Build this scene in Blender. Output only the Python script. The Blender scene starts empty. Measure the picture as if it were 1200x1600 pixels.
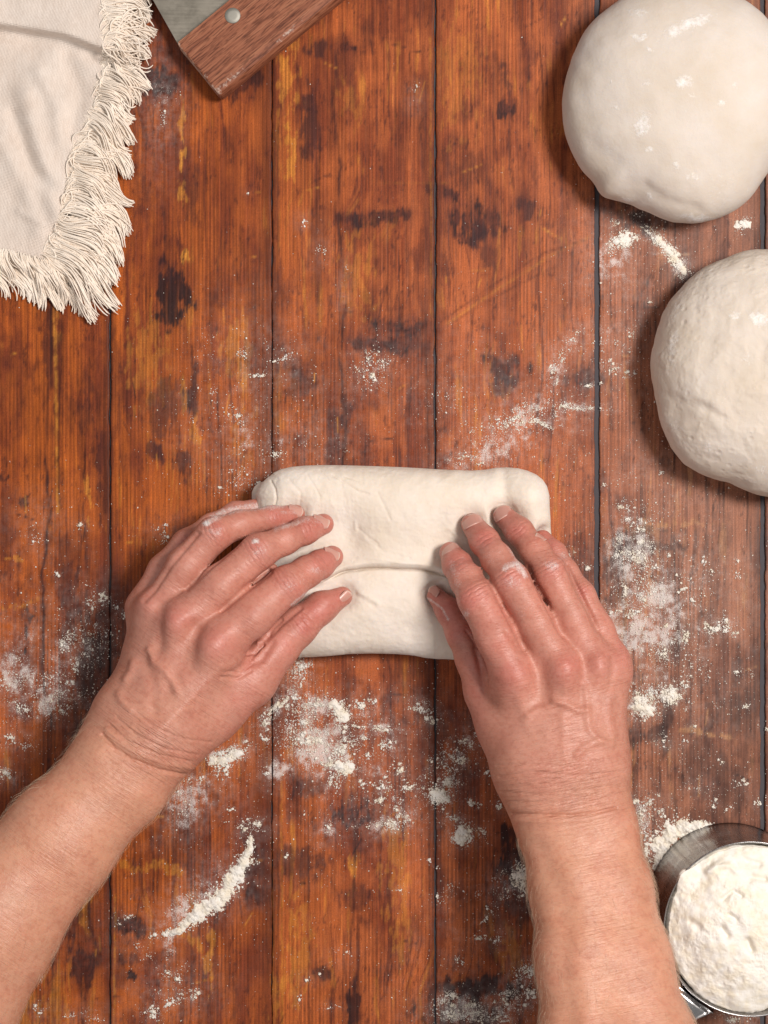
import bpy, math, random
import numpy as np
from mathutils import Vector

random.seed(7)
RNG = np.random.default_rng(11)
SC = bpy.context.scene

# ------------------------------------------------------------------ camera, world, lamps, exposure
H = 1.10                 # camera height above the table (m)
S = 0.00035              # metres per photograph pixel on the table top
cam_d = bpy.data.cameras.new('camera')
cam = bpy.data.objects.new('camera', cam_d)
SC.collection.objects.link(cam)
cam.location = (0, 0, H)
cam.rotation_euler = (0, 0, 0)
cam_d.sensor_fit = 'VERTICAL'
cam_d.sensor_height = 32.0
cam_d.lens = 16.0 * H / (800 * S)
cam_d.clip_start = 0.01
cam_d.clip_end = 50
cam_d.dof.use_dof = True
cam_d.dof.focus_distance = H - 0.045
cam_d.dof.aperture_fstop = 16.0
SC.camera = cam

w = bpy.data.worlds.new('World'); SC.world = w; w.use_nodes = True
bg = w.node_tree.nodes['Background']
bg.inputs[0].default_value = (1.0, 0.975, 0.965, 1)
bg.inputs[1].default_value = 0.31

def area(name, loc, target, size, power, col):
    l = bpy.data.lights.new(name, 'AREA'); l.shape = 'RECTANGLE'
    l.size, l.size_y = size
    l.energy = power; l.color = col
    o = bpy.data.objects.new(name, l); SC.collection.objects.link(o)
    o.location = loc
    o.rotation_euler = (Vector(target) - Vector(loc)).to_track_quat('-Z', 'Y').to_euler()
    return o
area('softbox', (0.66, 0.26, 1.34), (0.02, -0.02, 0), (0.34, 0.34), 23.8, (1.0, 0.935, 0.885))
area('reflector', (-0.9, -0.5, 1.3), (0, 0, 0), (1.2, 1.2), 3.0, (1.0, 0.95, 0.9))

SC.view_settings.view_transform = 'Standard'
SC.view_settings.look = 'None'
SC.view_settings.exposure = 0.0
SC.view_settings.gamma = 1.0

# ------------------------------------------------------------------ helpers
def P(px, py, z=0.0):
    """point at height z that stands where the photograph shows it"""
    k = S * (1 - z / H)
    return np.array([(px - 600) * k, (800 - py) * k, z])

def to_px(v):
    k = S * (1 - v[:, 2] / H)
    return 600 + v[:, 0] / k, 800 - v[:, 1] / k

def R(rpx, z=0.0):
    return rpx * S * (1 - z / H)

def hash2(ix, iy, seed):
    n = (ix.astype(np.int64) * 374761393 + iy.astype(np.int64) * 668265263 + seed * 982451653) & 0x7fffffff
    n = ((n ^ (n >> 13)) * 1274126177) & 0x7fffffff
    n = (n ^ (n >> 16)) & 0xffff
    return n / 65535.0

def vnoise(x, y, seed=0):
    x = np.asarray(x, float); y = np.asarray(y, float)
    x, y = np.broadcast_arrays(x, y)
    ix = np.floor(x); iy = np.floor(y); fx = x - ix; fy = y - iy
    fx = fx * fx * fx * (fx * (fx * 6 - 15) + 10); fy = fy * fy * fy * (fy * (fy * 6 - 15) + 10)
    a = hash2(ix, iy, seed); b = hash2(ix + 1, iy, seed)
    c = hash2(ix, iy + 1, seed); d = hash2(ix + 1, iy + 1, seed)
    return (a * (1 - fx) + b * fx) * (1 - fy) + (c * (1 - fx) + d * fx) * fy

def fbm(x, y, seed=0, oct=4, gain=0.5):
    s = 0; a = 1; t = 0
    for o in range(oct):
        s = s + a * vnoise(x * 2 ** o + 17.3 * o, y * 2 ** o - 9.1 * o, seed + o)
        t += a; a *= gain
    return s / t            # 0..1

def sstep(a, b, x):
    t = np.clip((x - a) / (b - a), 0, 1)
    return t * t * (3 - 2 * t)

def lin(r, g, b):
    c = np.array([r, g, b]) / 255.0
    return np.where(c <= 0.04045, c / 12.92, ((c + 0.055) / 1.055) ** 2.4)

def mesh_obj(name, verts, faces, mat, parent=None, smooth=True, attrs=None, loc=None):
    """verts (n,3); faces (m,3|4) array or list of lists"""
    verts = np.asarray(verts, np.float32)
    me = bpy.data.meshes.new(name)
    if loc is not None:
        verts = verts - np.asarray(loc, np.float32)
    if isinstance(faces, np.ndarray):
        n = faces.shape[1]; m = faces.shape[0]
        me.vertices.add(len(verts)); me.vertices.foreach_set('co', verts.ravel())
        me.loops.add(m * n); me.loops.foreach_set('vertex_index', faces.astype(np.int32).ravel())
        me.polygons.add(m)
        me.polygons.foreach_set('loop_start', np.arange(0, m * n, n, dtype=np.int32))
        me.polygons.foreach_set('loop_total', np.full(m, n, dtype=np.int32))
        me.update(calc_edges=True)
    else:
        me.from_pydata(verts.tolist(), [], [list(f) for f in faces])
        me.update()
    if smooth:
        me.polygons.foreach_set('use_smooth', [True] * len(me.polygons))
    if attrs:
        for k, v in attrs.items():
            v = np.asarray(v, np.float32)
            if v.ndim == 2:
                a = me.color_attributes.new(k, 'FLOAT_COLOR', 'POINT')
                vv = np.ones((len(v), 4), np.float32); vv[:, :3] = v
                a.data.foreach_set('color', vv.ravel())
            else:
                a = me.attributes.new(k, 'FLOAT', 'POINT')
                a.data.foreach_set('value', v)
    me.materials.append(mat)
    o = bpy.data.objects.new(name, me)
    SC.collection.objects.link(o)
    if loc is not None and parent is None:
        o.location = loc
    if parent is not None:
        o.parent = parent
        pl = Vector((0, 0, 0)); q = parent
        while q is not None:
            pl = pl + q.location; q = q.parent
        o.location = (Vector(loc) - pl) if loc is not None else -pl
    return o

def tag(o, label=None, cat=None, group=None, kind=None):
    if label: o['label'] = label
    if cat: o['category'] = cat
    if group: o['group'] = group
    if kind: o['kind'] = kind
    return o

def thing(name, loc, label, cat, group=None):
    o = bpy.data.objects.new(name, None); SC.collection.objects.link(o)
    o.location = loc; o.empty_display_size = 0.02
    return tag(o, label, cat, group)

def grid_faces(nu, nv, wrap_u=False):
    i = np.arange(nu if wrap_u else nu - 1)[:, None]; j = np.arange(nv - 1)[None, :]
    i2 = (i + 1) % nu
    a = i * nv + j; b = i2 * nv + j; c = i2 * nv + j + 1; d = i * nv + j + 1
    return np.stack([a + 0 * b, b + 0 * a, c, d], -1).reshape(-1, 4)

# ---- materials
class NT:
    def __init__(s, name):
        s.m = bpy.data.materials.new(name); s.m.use_nodes = True
        s.t = s.m.node_tree; s.b = s.t.nodes['Principled BSDF']
    def n(s, typ, **kw):
        o = s.t.nodes.new(typ)
        for k, v in kw.items():
            if k.startswith('i_'):
                key = k[2:]
                key = int(key) if key.isdigit() else key.replace('_', ' ')
                o.inputs[key].default_value = v
            else: setattr(o, k, v)
        return o
    def l(s, a, b): s.t.links.new(a, b)
    def coord(s, scale=(1, 1, 1), rot=(0, 0, 0)):
        g = s.n('ShaderNodeNewGeometry')
        m = s.n('ShaderNodeMapping'); m.inputs['Scale'].default_value = scale
        m.inputs['Rotation'].default_value = rot
        s.l(g.outputs['Position'], m.inputs['Vector']); return m.outputs['Vector']
    def noise(s, vec, scale, detail=4, rough=0.5, dist=0.0):
        n = s.n('ShaderNodeTexNoise'); n.inputs['Scale'].default_value = scale
        n.inputs['Detail'].default_value = detail; n.inputs['Roughness'].default_value = rough
        n.inputs['Distortion'].default_value = dist
        s.l(vec, n.inputs['Vector']); return n.outputs['Fac']
    def ramp(s, fac, stops):
        r = s.n('ShaderNodeValToRGB'); e = r.color_ramp.elements
        while len(e) < len(stops): e.new(0.5)
        for el, (p, c) in zip(e, stops):
            el.position = p; el.color = (*c, 1) if len(c) == 3 else c
        s.l(fac, r.inputs['Fac']); return r.outputs['Color']
    def mr(s, v, a, b, c, d):
        m = s.n('ShaderNodeMapRange'); m.inputs[1].default_value = a; m.inputs[2].default_value = b
        m.inputs[3].default_value = c; m.inputs[4].default_value = d
        s.l(v, m.inputs[0]); return m.outputs[0]
    def math(s, op, a, b):
        m = s.n('ShaderNodeMath', operation=op)
        for i, v in enumerate((a, b)):
            if isinstance(v, (int, float)): m.inputs[i].default_value = v
            else: s.l(v, m.inputs[i])
        return m.outputs[0]
    def mix(s, typ, fac, a, b):
        m = s.n('ShaderNodeMix', data_type='RGBA', blend_type=typ)
        for i, v in ((0, fac), (6, a), (7, b)):
            if isinstance(v, (int, float)): m.inputs[i].default_value = v
            elif isinstance(v, (tuple, list, np.ndarray)): m.inputs[i].default_value = (*v[:3], 1)
            else: s.l(v, m.inputs[i])
        return m.outputs[2]
    def bump(s, h, strength, dist, prev=None):
        b = s.n('ShaderNodeBump'); b.inputs['Strength'].default_value = strength
        b.inputs['Distance'].default_value = dist
        s.l(h, b.inputs['Height'])
        if prev is not None: s.l(prev, b.inputs['Normal'])
        return b.outputs['Normal']
    def attr(s, name, out='Color'):
        a = s.n('ShaderNodeAttribute', attribute_name=name); return a.outputs[out]
    def set(s, **kw):
        for k, v in kw.items():
            key = {'color': 'Base Color', 'rough': 'Roughness', 'metal': 'Metallic', 'spec': 'Specular IOR Level',
                   'sss': 'Subsurface Weight', 'sss_r': 'Subsurface Radius', 'sss_s': 'Subsurface Scale',
                   'sheen': 'Sheen Weight', 'normal': 'Normal', 'coat': 'Coat Weight', 'coat_r': 'Coat Roughness'}[k]
            if isinstance(v, bpy.types.NodeSocket): s.l(v, s.b.inputs[key])
            else: s.b.inputs[key].default_value = v
        return s.m

def mat_wood_table():
    t = NT('stained_wood')
    col = t.attr('Col')
    fine = t.noise(t.coord((1, 0.02, 1)), 1150, 2, 0.6)          # pin stripe grain
    mid = t.noise(t.coord((1, 0.05, 1)), 330, 4, 0.6, 0.4)
    grit = t.noise(t.coord((1, 0.6, 1)), 2600, 2, 0.7)
    # regular fine ruling that the surface shows
    wv = t.n('ShaderNodeTexWave', wave_type='BANDS', bands_direction='X')
    wv.inputs['Scale'].default_value = 152; wv.inputs['Distortion'].default_value = 0.6
    wv.inputs['Detail'].default_value = 2; wv.inputs['Detail Scale'].default_value = 0.6
    t.l(t.coord((1, 0.06, 1)), wv.inputs['Vector'])
    patch = t.noise(t.coord((1, 0.5, 1)), 26, 3)
    f1 = t.mr(fine, 0.3, 0.7, 0.74, 1.22)
    f2 = t.mr(mid, 0.3, 0.7, 0.84, 1.13)
    grit2 = t.noise(t.coord(), 1150, 3, 0.7)
    f3 = t.math('MULTIPLY', t.mr(grit, 0.3, 0.7, 0.74, 1.22), t.mr(grit2, 0.3, 0.7, 0.82, 1.14))
    amp = t.mr(patch, 0.38, 0.62, 0.06, 0.40)
    f4 = t.math('SUBTRACT', 1.06, t.math('MULTIPLY', t.math('SUBTRACT', 1.0, wv.outputs['Fac']), amp))
    f = t.math('MULTIPLY', t.math('MULTIPLY', f1, f2), t.math('MULTIPLY', f3, f4))
    c = t.mix('MULTIPLY', 1.0, col, t.n('ShaderNodeCombineColor').outputs[0])
    cc = t.t.nodes.new('ShaderNodeCombineColor')
    for i in range(3): t.l(f, cc.inputs[i])
    c = t.mix('MULTIPLY', 1.0, col, cc.outputs[0])
    # fine flour dust lying on it
    dust = t.attr('dust', 'Fac')
    dn = t.noise(t.coord(), 1900, 3, 0.75)
    dn2 = t.noise(t.coord(), 260, 4, 0.7)
    dm = t.math('ADD', t.math('MULTIPLY', dn, 0.62), t.math('MULTIPLY', dn2, 0.38))
    thr = t.math('SUBTRACT', 0.76, t.math('MULTIPLY', dust, 0.37))
    d = t.math('SUBTRACT', dm, thr)
    d = t.mr(d, 0.0, 0.14, 0, 0.66)
    d = t.math('MULTIPLY', d, t.mr(dust, 0.02, 0.25, 0, 1))
    haze = t.math('MULTIPLY', dust, t.mr(dn2, 0.35, 0.65, 0.02, 0.20))
    d = t.math('MAXIMUM', d, haze)
    c = t.mix('MIX', d, c, (0.78, 0.74, 0.71))
    b = t.bump(t.math('ADD', fine, t.math('MULTIPLY', mid, 0.8)), 0.35, 0.00025)
    r = t.math('ADD', t.mr(mid, 0.3, 0.7, 0.44, 0.56), t.math('MULTIPLY', d, 0.4))
    return t.set(color=c, rough=r, spec=0.18, normal=b)

def mat_skin():
    t = NT('skin')
    col = t.attr('Col')
    n1 = t.noise(t.coord(), 90, 4, 0.6)
    n2 = t.noise(t.coord(), 420, 3, 0.6)
    n3 = t.noise(t.coord(), 2200, 2, 0.6)
    c = t.mix('MULTIPLY', 0.55, col, t.ramp(n1, [(0.3, (0.86, 0.68, 0.62)), (0.55, (1, 0.96, 0.93)), (0.75, (1.0, 1.0, 0.98))]))
    c = t.mix('MULTIPLY', 0.35, c, t.ramp(n2, [(0.36, (0.75, 0.55, 0.5)), (0.52, (1, 1, 1))]))
    fl = t.attr('flour', 'Fac')
    fn = t.math('ADD', t.math('MULTIPLY', t.noise(t.coord(), 1500, 3, 0.8), 0.6), t.math('MULTIPLY', t.noise(t.coord(), 330, 4, 0.7), 0.4))
    fm = t.math('SUBTRACT', t.math('ADD', t.math('MULTIPLY', fl, 0.36), fn), 0.69)
    fm = t.mr(fm, 0.0, 0.26, 0, 0.8)
    c = t.mix('MIX', fm, c, (0.83, 0.79, 0.76))
    # skin relief: fine cross-hatched lines, wrinkles running across the limb
    x = t.attr('su', 'Fac'); y = t.attr('sv', 'Fac')
    cv = t.n('ShaderNodeCombineXYZ'); t.l(x, cv.inputs[0]); t.l(y, cv.inputs[1])
    mp = t.n('ShaderNodeMapping'); mp.inputs['Scale'].default_value = (1, 0.085, 1)
    t.l(cv.outputs[0], mp.inputs['Vector'])
    wr = t.noise(mp.outputs['Vector'], 780, 3, 0.6, 0.5)
    mp2 = t.n('ShaderNodeMapping'); mp2.inputs['Scale'].default_value = (1, 0.3, 1)
    t.l(cv.outputs[0], mp2.inputs['Vector'])
    wr2 = t.noise(mp2.outputs['Vector'], 1500, 3, 0.6, 1.0)
    wm = t.attr('wrinkle', 'Fac')
    b = t.bump(t.math('MULTIPLY', wr, wm), 1.0, 0.0016)
    b = t.bump(wr2, 0.40, 0.00045, b)
    vo = t.n('ShaderNodeTexVoronoi', feature='DISTANCE_TO_EDGE'); vo.inputs['Scale'].default_value = 1100
    t.l(t.coord(), vo.inputs['Vector'])
    b = t.bump(vo.outputs['Distance'], 0.25, 0.00035, b)
    b = t.bump(fm, 0.5, 0.0004, b)
    rgh = t.math('ADD', t.mr(n3, 0.3, 0.7, 0.33, 0.46), t.math('MULTIPLY', fm, 0.4))
    return t.set(color=c, rough=rgh, spec=0.5, sss=0.15, sss_r=(1.0, 0.32, 0.16), sss_s=0.006, normal=b)

def mat_nail():
    t = NT('fingernail')
    u = t.attr('u', 'Fac')
    c = t.ramp(u, [(0.0, (0.60, 0.36, 0.30)), (0.12, (0.54, 0.27, 0.22)), (0.88, (0.58, 0.30, 0.24)), (0.96, (0.66, 0.46, 0.38)), (1.0, (0.72, 0.58, 0.48))])
    n = t.noise(t.coord(), 1500, 3, 0.6)
    b = t.bump(n, 0.15, 0.0003)
    return t.set(color=c, rough=0.28, spec=0.5, sss=0.15, sss_r=(1, .4, .25), sss_s=0.003, normal=b)

def mat_dough(name, base, s=1.0, pock=0.0):
    t = NT(name)
    n1 = t.noise(t.coord(), 38, 4, 0.6)
    n2 = t.noise(t.coord(), 900, 3, 0.6)
    n3 = t.noise(t.coord(), 160, 5, 0.65)
    base = np.array(base)
    c = t.ramp(n1, [(0.3, tuple(base * np.array([0.95, 0.91, 0.84]))), (0.7, tuple(np.minimum(base * 1.04, 0.9)))])
    fl = t.attr('flour', 'Fac')
    fn = t.noise(t.coord(), 560, 4, 0.75)
    fm = t.math('SUBTRACT', t.math('ADD', t.math('MULTIPLY', fl, 0.60), fn), 0.76)
    fm = t.mr(fm, 0.0, 0.36, 0, 0.75)
    c = t.mix('MIX', fm, c, (0.86, 0.84, 0.82))
    b = t.bump(n3, 0.32 * s, 0.0016)
    b = t.bump(n2, 0.25 * s, 0.0005, b)
    if pock:
        v = t.n('ShaderNodeTexVoronoi', feature='F1'); v.inputs['Scale'].default_value = 150
        t.l(t.coord(), v.inputs['Vector'])
        k = t.noise(t.coord(), 60, 3)
        h = t.mr(v.outputs['Distance'], 0.0, 0.28, 0, 1)
        h = t.math('MULTIPLY', h, t.mr(k, 0.45, 0.6, 0, 1))
        b = t.bump(h, pock, 0.0010, b)
    b = t.bump(fm, 0.5, 0.0005, b)
    return t.set(color=c, rough=0.75, spec=0.12, sss=0.2, sss_r=(1.0, 0.75, 0.5), sss_s=0.008, normal=b)

def mat_flour():
    t = NT('flour')
    n = t.noise(t.coord(), 1800, 4, 0.7)
    n2 = t.noise(t.coord(), 170, 4, 0.6)
    c = t.ramp(n2, [(0.35, (0.82, 0.745, 0.61)), (0.6, (0.85, 0.815, 0.755))])
    b = t.bump(n, 0.6, 0.0006)
    return t.set(color=c, rough=0.9, spec=0.1, normal=b)

def mat_cloth():
    t = NT('linen')
    wv = t.n('ShaderNodeTexWave', wave_type='BANDS', bands_direction='X'); wv.inputs['Scale'].default_value = 400
    wv.inputs['Distortion'].default_value = 2.0; wv.inputs['Detail Scale'].default_value = 0.4
    t.l(t.coord((1, 1, 1), (0, 0, math.radians(12))), wv.inputs['Vector'])
    wh = t.n('ShaderNodeTexWave', wave_type='BANDS', bands_direction='Y'); wh.inputs['Scale'].default_value = 400
    wh.inputs['Distortion'].default_value = 2.0; wh.inputs['Detail Scale'].default_value = 0.4
    t.l(t.coord((1, 1, 1), (0, 0, math.radians(12))), wh.inputs['Vector'])
    hgt = t.math('ADD', wv.outputs['Fac'], wh.outputs['Fac'])
    n = t.noise(t.coord(), 55, 4, 0.6)
    n2 = t.noise(t.coord((1, 0.1, 1)), 900, 2, 0.6)
    c = t.ramp(n, [(0.3, (0.81, 0.69, 0.60)), (0.7, (0.87, 0.77, 0.69))])
    c = t.mix('MULTIPLY', 0.24, c, t.ramp(hgt, [(0.2, (0.62, 0.56, 0.5)), (0.9, (1, 1, 1))]))
    c = t.mix('MULTIPLY', 0.3, c, t.ramp(n2, [(0.35, (0.75, 0.7, 0.66)), (0.6, (1, 1, 1))]))
    b = t.bump(hgt, 0.55, 0.0004)
    return t.set(color=c, rough=0.9, spec=0.15, sheen=0.15, normal=b)

def mat_thread():
    t = NT('cotton_thread')
    n = t.noise(t.coord(), 1500, 3, 0.6)
    n2 = t.noise(t.coord(), 60, 3, 0.6)
    c = t.ramp(n2, [(0.3, (0.86, 0.74, 0.62)), (0.7, (0.92, 0.83, 0.73))])
    b = t.bump(n, 0.4, 0.0004)
    return t.set(color=c, rough=0.85, spec=0.15, normal=b)

def mat_steel(name='steel', col=(0.6, 0.6, 0.6), rough=0.25, aniso=(1, 1, 0.03), streak=0.5):
    t = NT(name)
    g = t.n('ShaderNodeNewGeometry')
    n = t.noise(t.coord(aniso), 900, 3, 0.6)
    n2 = t.noise(t.coord(), 90, 5, 0.65)
    c = t.mix('MULTIPLY', streak, col, t.ramp(n2, [(0.3, (0.72, 0.71, 0.68)), (0.6, (1, 1, 1))]))
    r = t.math('ADD', t.mr(n, 0.3, 0.7, -0.05, 0.05), t.mr(n2, 0.3, 0.7, rough - 0.05, rough + 0.1))
    return t.set(color=c, rough=r, metal=1.0, normal=t.bump(n, 0.08, 0.0002))

def mat_handle_wood():
    t = NT('handle_wood')
    a = math.radians(-39.5)
    v = t.coord((1, 1, 1), (0, 0, a))
    m = t.n('ShaderNodeMapping'); m.inputs['Scale'].default_value = (0.05, 1, 1); t.l(v, m.inputs['Vector'])
    g1 = t.noise(m.outputs[0], 420, 4, 0.6, 0.3)
    m2 = t.n('ShaderNodeMapping'); m2.inputs['Scale'].default_value = (0.09, 1, 1); t.l(v, m2.inputs['Vector'])
    g2 = t.noise(m2.outputs[0], 1300, 2, 0.6)
    c = t.ramp(g1, [(0.28, (0.17, 0.052, 0.026)), (0.5, (0.29, 0.102, 0.052)), (0.72, (0.38, 0.16, 0.085))])
    c = t.mix('MULTIPLY', 0.85, c, t.ramp(g2, [(0.38, (0.40, 0.33, 0.30)), (0.52, (1, 1, 1))]))
    wear = t.attr('wear', 'Fac')
    wn = t.noise(t.coord(), 420, 4, 0.7)
    wf = t.math('SUBTRACT', t.math('ADD', t.math('MULTIPLY', wear, 0.5), wn), 0.78)
    wf = t.mr(wf, 0, 0.15, 0, 0.6)
    c = t.mix('MIX', wf, c, (0.62, 0.50, 0.42))
    return t.set(color=c, rough=0.62, spec=0.3, normal=t.bump(g2, 0.5, 0.0004))

M_WOOD = mat_wood_table(); M_SKIN = mat_skin(); M_NAIL = mat_nail()
M_DOUGH = mat_dough('dough', (0.76, 0.685, 0.615), 0.6)
M_BALL = mat_dough('proofed_dough', (0.645, 0.58, 0.525), 0.8)
M_BALL2 = mat_dough('bubbly_dough', (0.645, 0.575, 0.51), 0.8, 0.55)
M_FLOUR = mat_flour(); M_CLOTH = mat_cloth(); M_THREAD = mat_thread()
M_STEEL = mat_steel('polished_steel', (0.50, 0.49, 0.49), 0.22)
M_BOWL = mat_steel('brushed_bowl_steel', (0.37, 0.36, 0.36), 0.24, (1, 1, 0.02), 0.9)
M_BLADE = mat_steel('brushed_blade_steel', (0.33, 0.30, 0.25), 0.42, (0.05, 1, 1), 0.6)
M_RIVET = mat_steel('rivet_metal', (0.40, 0.385, 0.34), 0.6)
M_HWOOD = mat_handle_wood()
M_DARK = NT('dark_gap').set(color=(0.062, 0.055, 0.062, 1), rough=0.8)

# ------------------------------------------------------------------ table: planks
def ell(x, y, cx, cy, rx, ry, ang=0.0):
    a = math.radians(ang); dx = x - cx; dy = y - cy
    u = dx * math.cos(a) + dy * math.sin(a); v = -dx * math.sin(a) + dy * math.cos(a)
    return (u / rx) ** 2 + (v / ry) ** 2

# dark stains and knots, plus painted shadows left of the hand and forearm: x, y, rx, ry, angle, strength
STAIN_SHADE = [(270, 455, 26, 50, 0, .95), (262, 420, 22, 20, 0, .5), (590, 341, 58, 13, -4, .75), (545, 345, 22, 14, 0, .5), (695, 305, 26, 12, 25, .9),
 (735, 345, 50, 32, 10, .85), (760, 385, 18, 30, 0, .5), (628, 513, 40, 17, 0, .9), (590, 543, 45, 12, 10, .75), (640, 540, 40, 16, 0, .5),
 (792, 573, 32, 22, 15, .8), (788, 600, 18, 20, 0, .6), (826, 326, 20, 13, 20, .7), (790, 168, 13, 17, 0, .85), (793, 120, 9, 26, 0, .5),
 (485, 195, 16, 62, 0, .6), (497, 75, 24, 14, 0, .65), (540, 74, 14, 6, 10, .75), (238, 128, 42, 20, 0, .9), (398, 112, 12, 30, 0, 1.0),
 (372, 128, 34, 22, -25, .75), (300, 300, 12, 60, 0, .35), (548, 1272, 24, 30, 0, .95), (556, 1300, 10, 50, 0, .6),
 (549, 1575, 8, 40, 4, 1.2), (505, 1525, 15, 13, 0, .75), (130, 1500, 26, 34, 0, .95), (205, 1446, 34, 16, 10, .9), (205, 1500, 20, 8, 0, .6), (206, 1524, 5, 9, 0, 1.0),
 (43, 975, 7, 26, 0, 1.3), (40, 1015, 5, 5, 0, 1.0), (34, 783, 9, 11, 0, .8), (4, 745, 6, 8, 0, .8), (288, 850, 24, 36, 0, .75),
 (745, 1545, 70, 16, 0, 1.0), (720, 1585, 70, 24, 0, .8), (808, 1330, 34, 60, 0, .95), (815, 1400, 22, 60, 0, .6), (905, 590, 34, 16, 0, .6), (985, 850, 45, 22, -20, .65),
 (965, 890, 22, 60, 0, .55), (1065, 850, 14, 6, 25, .7), (1040, 855, 18, 9, 0, .45), (1012, 1150, 46, 14, 0, .55), (1040, 1130, 10, 40, 0, .6), (880, 430, 20, 60, 0, .2),
 (405, 1370, 24, 46, 0, .75), (455, 1350, 50, 30, 0, .55), (400, 1310, 20, 30, 0, .5), (560, 1400, 26, 22, 0, .5), (480, 1230, 30, 16, 0, .45),
 (640, 1080, 40, 60, 0, .30), (110, 1400, 14, 60, 0, .6), (240, 705, 26, 14, 10, .7), (262, 640, 30, 46, 0, .5), (300, 600, 10, 40, 0, .7), (285, 720, 16, 30, 0, .6),
 (160, 740, 8, 60, 0, .6), (135, 640, 10, 50, 0, .4), (80, 560, 9, 60, 0, .5), (140, 1050, 24, 80, 0, .8), (170, 990, 14, 60, 0, .6), (110, 960, 14, 80, 0, .45),
 (420, 560, 40, 26, 0, .4), (470, 600, 30, 24, 0, .5), (495, 420, 12, 60, 0, .3), (540, 640, 10, 40, 0, .7), (520, 700, 14, 60, 0, .5), (465, 570, 40, 18, 0, .4),
 (900, 470, 30, 10, 0, .15), (1000, 230, 60, 30, 0, .3), (1010, 345, 50, 18, 0, .7), (960, 320, 24, 12, 0, .5), (1120, 880, 20, 80, 0, .25), (1165, 1120, 18, 90, 0, .35),
 (1110, 950, 16, 60, 0, .25), (870, 30, 8, 60, 0, .3), (650, 1180, 34, 60, 0, .3), (730, 1180, 34, 60, 0, .3), (770, 1420, 16, 90, 0, .4), (345, 75, 30, 60, 0, .2),
 (20, 600, 30, 80, 0, .2), (100, 1320, 40, 60, 0, .3), (220, 1100, 20, 50, 0, .4), (205, 60, 20, 50, 0, .5)]
# yellow-orange bright wear streaks
BRIGHT = [(287, 250, 7, 40, 0, .95), (287, 300, 6, 26, 0, .6), (292, 400, 10, 9, 0, 1.0), (283, 190, 5, 30, 0, .6), (450, 130, 20, 60, 0, .5), (455, 240, 12, 40, 0, .6),
 (445, 70, 26, 30, 0, .35), (130, 1430, 12, 60, 0, .7), (380, 690, 16, 90, 0, .25), (290, 620, 6, 40, 0, .7), (305, 690, 8, 40, 0, .6), (140, 760, 4, 60, 0, .6), (553, 1350, 8, 46, 0, .8),
 (230, 1355, 60, 10, 4, .5), (330, 1500, 8, 50, 0, .5), (300, 1470, 30, 8, 30, .5), (880, 30, 5, 18, 0, .8), (470, 1480, 20, 90, 0, .35), (620, 1380, 26, 120, 0, .3),
 (1010, 825, 36, 16, 0, .5), (1080, 820, 50, 4, -3, .4), (1100, 1145, 50, 6, 8, .55), (960, 1190, 30, 40, 0, .35), (800, 1480, 24, 50, 0, .4), (230, 560, 30, 80, 0, .3), (370, 540, 26, 60, 0, .35),
 (85, 500, 6, 50, 0, .5), (10, 870, 26, 3, 5, .5), (30, 945, 40, 3, -15, .4), (545, 160, 24, 40, 0, .2), (560, 430, 30, 80, 0, .25), (720, 120, 36, 90, 0, .2), (430, 1560, 14, 50, 0, .6), (20, 1560, 60, 60, 0, .4)]
# long thin cracks: polyline, width px, strength
CRACK = [([(78, 450), (80, 560), (74, 640), (72, 720), (78, 800), (66, 900), (70, 960), (66, 1050), (78, 1120), (74, 1250), (84, 1600)], 3.0, 1.0),
 ([(95, 500), (92, 700), (96, 900), (92, 1100)], 2.0, .6), ([(137, 640), (130, 800), (137, 900), (132, 1100)], 2.5, .8), ([(168, 700), (166, 800)], 4, .9),
 ([(118, 1100), (118, 1250)], 6, .8), ([(300, 540), (302, 640), (296, 760)], 1.6, .8),
 ([(527, 60), (521, 160), (532, 260), (526, 330), (538, 420), (540, 480), (530, 560), (541, 660), (534, 760)], 3.0, .85),
 ([(497, 230), (495, 500), (490, 700)], 3.5, .5), ([(545, 1040), (547, 1180)], 2.2, .6), ([(555, 1300), (553, 1400), (548, 1480), (560, 1600)], 2.6, 1.0),
 ([(481, 1180), (484, 1600)], 1.6, .7), ([(1055, 340), (1053, 860), (1060, 1020)], 1.4, .8), ([(1038, 1110), (1030, 1200), (1042, 1290)], 2.2, .6),
 ([(770, 500), (775, 300)], 1.4, .3), ([(808, 1440), (812, 1600)], 3.0, .7), ([(820, 240), (812, 330)], 2.4, .6), ([(775, 390), (768, 450)], 2.5, .6), ([(515, 1370), (530, 1400)], 2.5, .8),
 ([(137, 1400), (140, 1450), (160, 1500), (128, 1520), (130, 1600)], 4.0, 1.2), ([(312, 1230), (312, 1340)], 1.6, .6), ([(668, 540), (672, 1600)], 2.0, .7), ([(662, 0), (664, 520)], 1.6, .35),
 ([(433, 200), (436, 1600)], 2.0, .5), ([(255, 150), (256, 350)], 1.5, .5), ([(1155, 1000), (1150, 1300)], 5, .4), ([(975, 940), (975, 1010)], 1.6, .4), ([(110, 1450), (98, 1540)], 2, .6), ([(25, 1250), (40, 1600)], 2, .3)]
LIGHTLINE = [([(700, 505), (780, 450), (860, 400), (925, 368)], 2.2, .30), ([(846, 356), (878, 374)], 1.6, .7), ([(738, 422), (765, 421)], 1.2, .7), ([(672, 60), (674, 500)], 1.6, .5),
 ([(425, 1300), (428, 1600)], 1.4, .6), ([(86, 500), (90, 800)], 2.5, .6), ([(415, 893), (420, 1000)], 1.5, .2), ([(580, 284), (700, 287)], 1.4, .15), ([(440, 1200), (441, 1600)], 1.2, .5), ([(180, 1400), (178, 1600)], 1.6, .5)]
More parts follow.
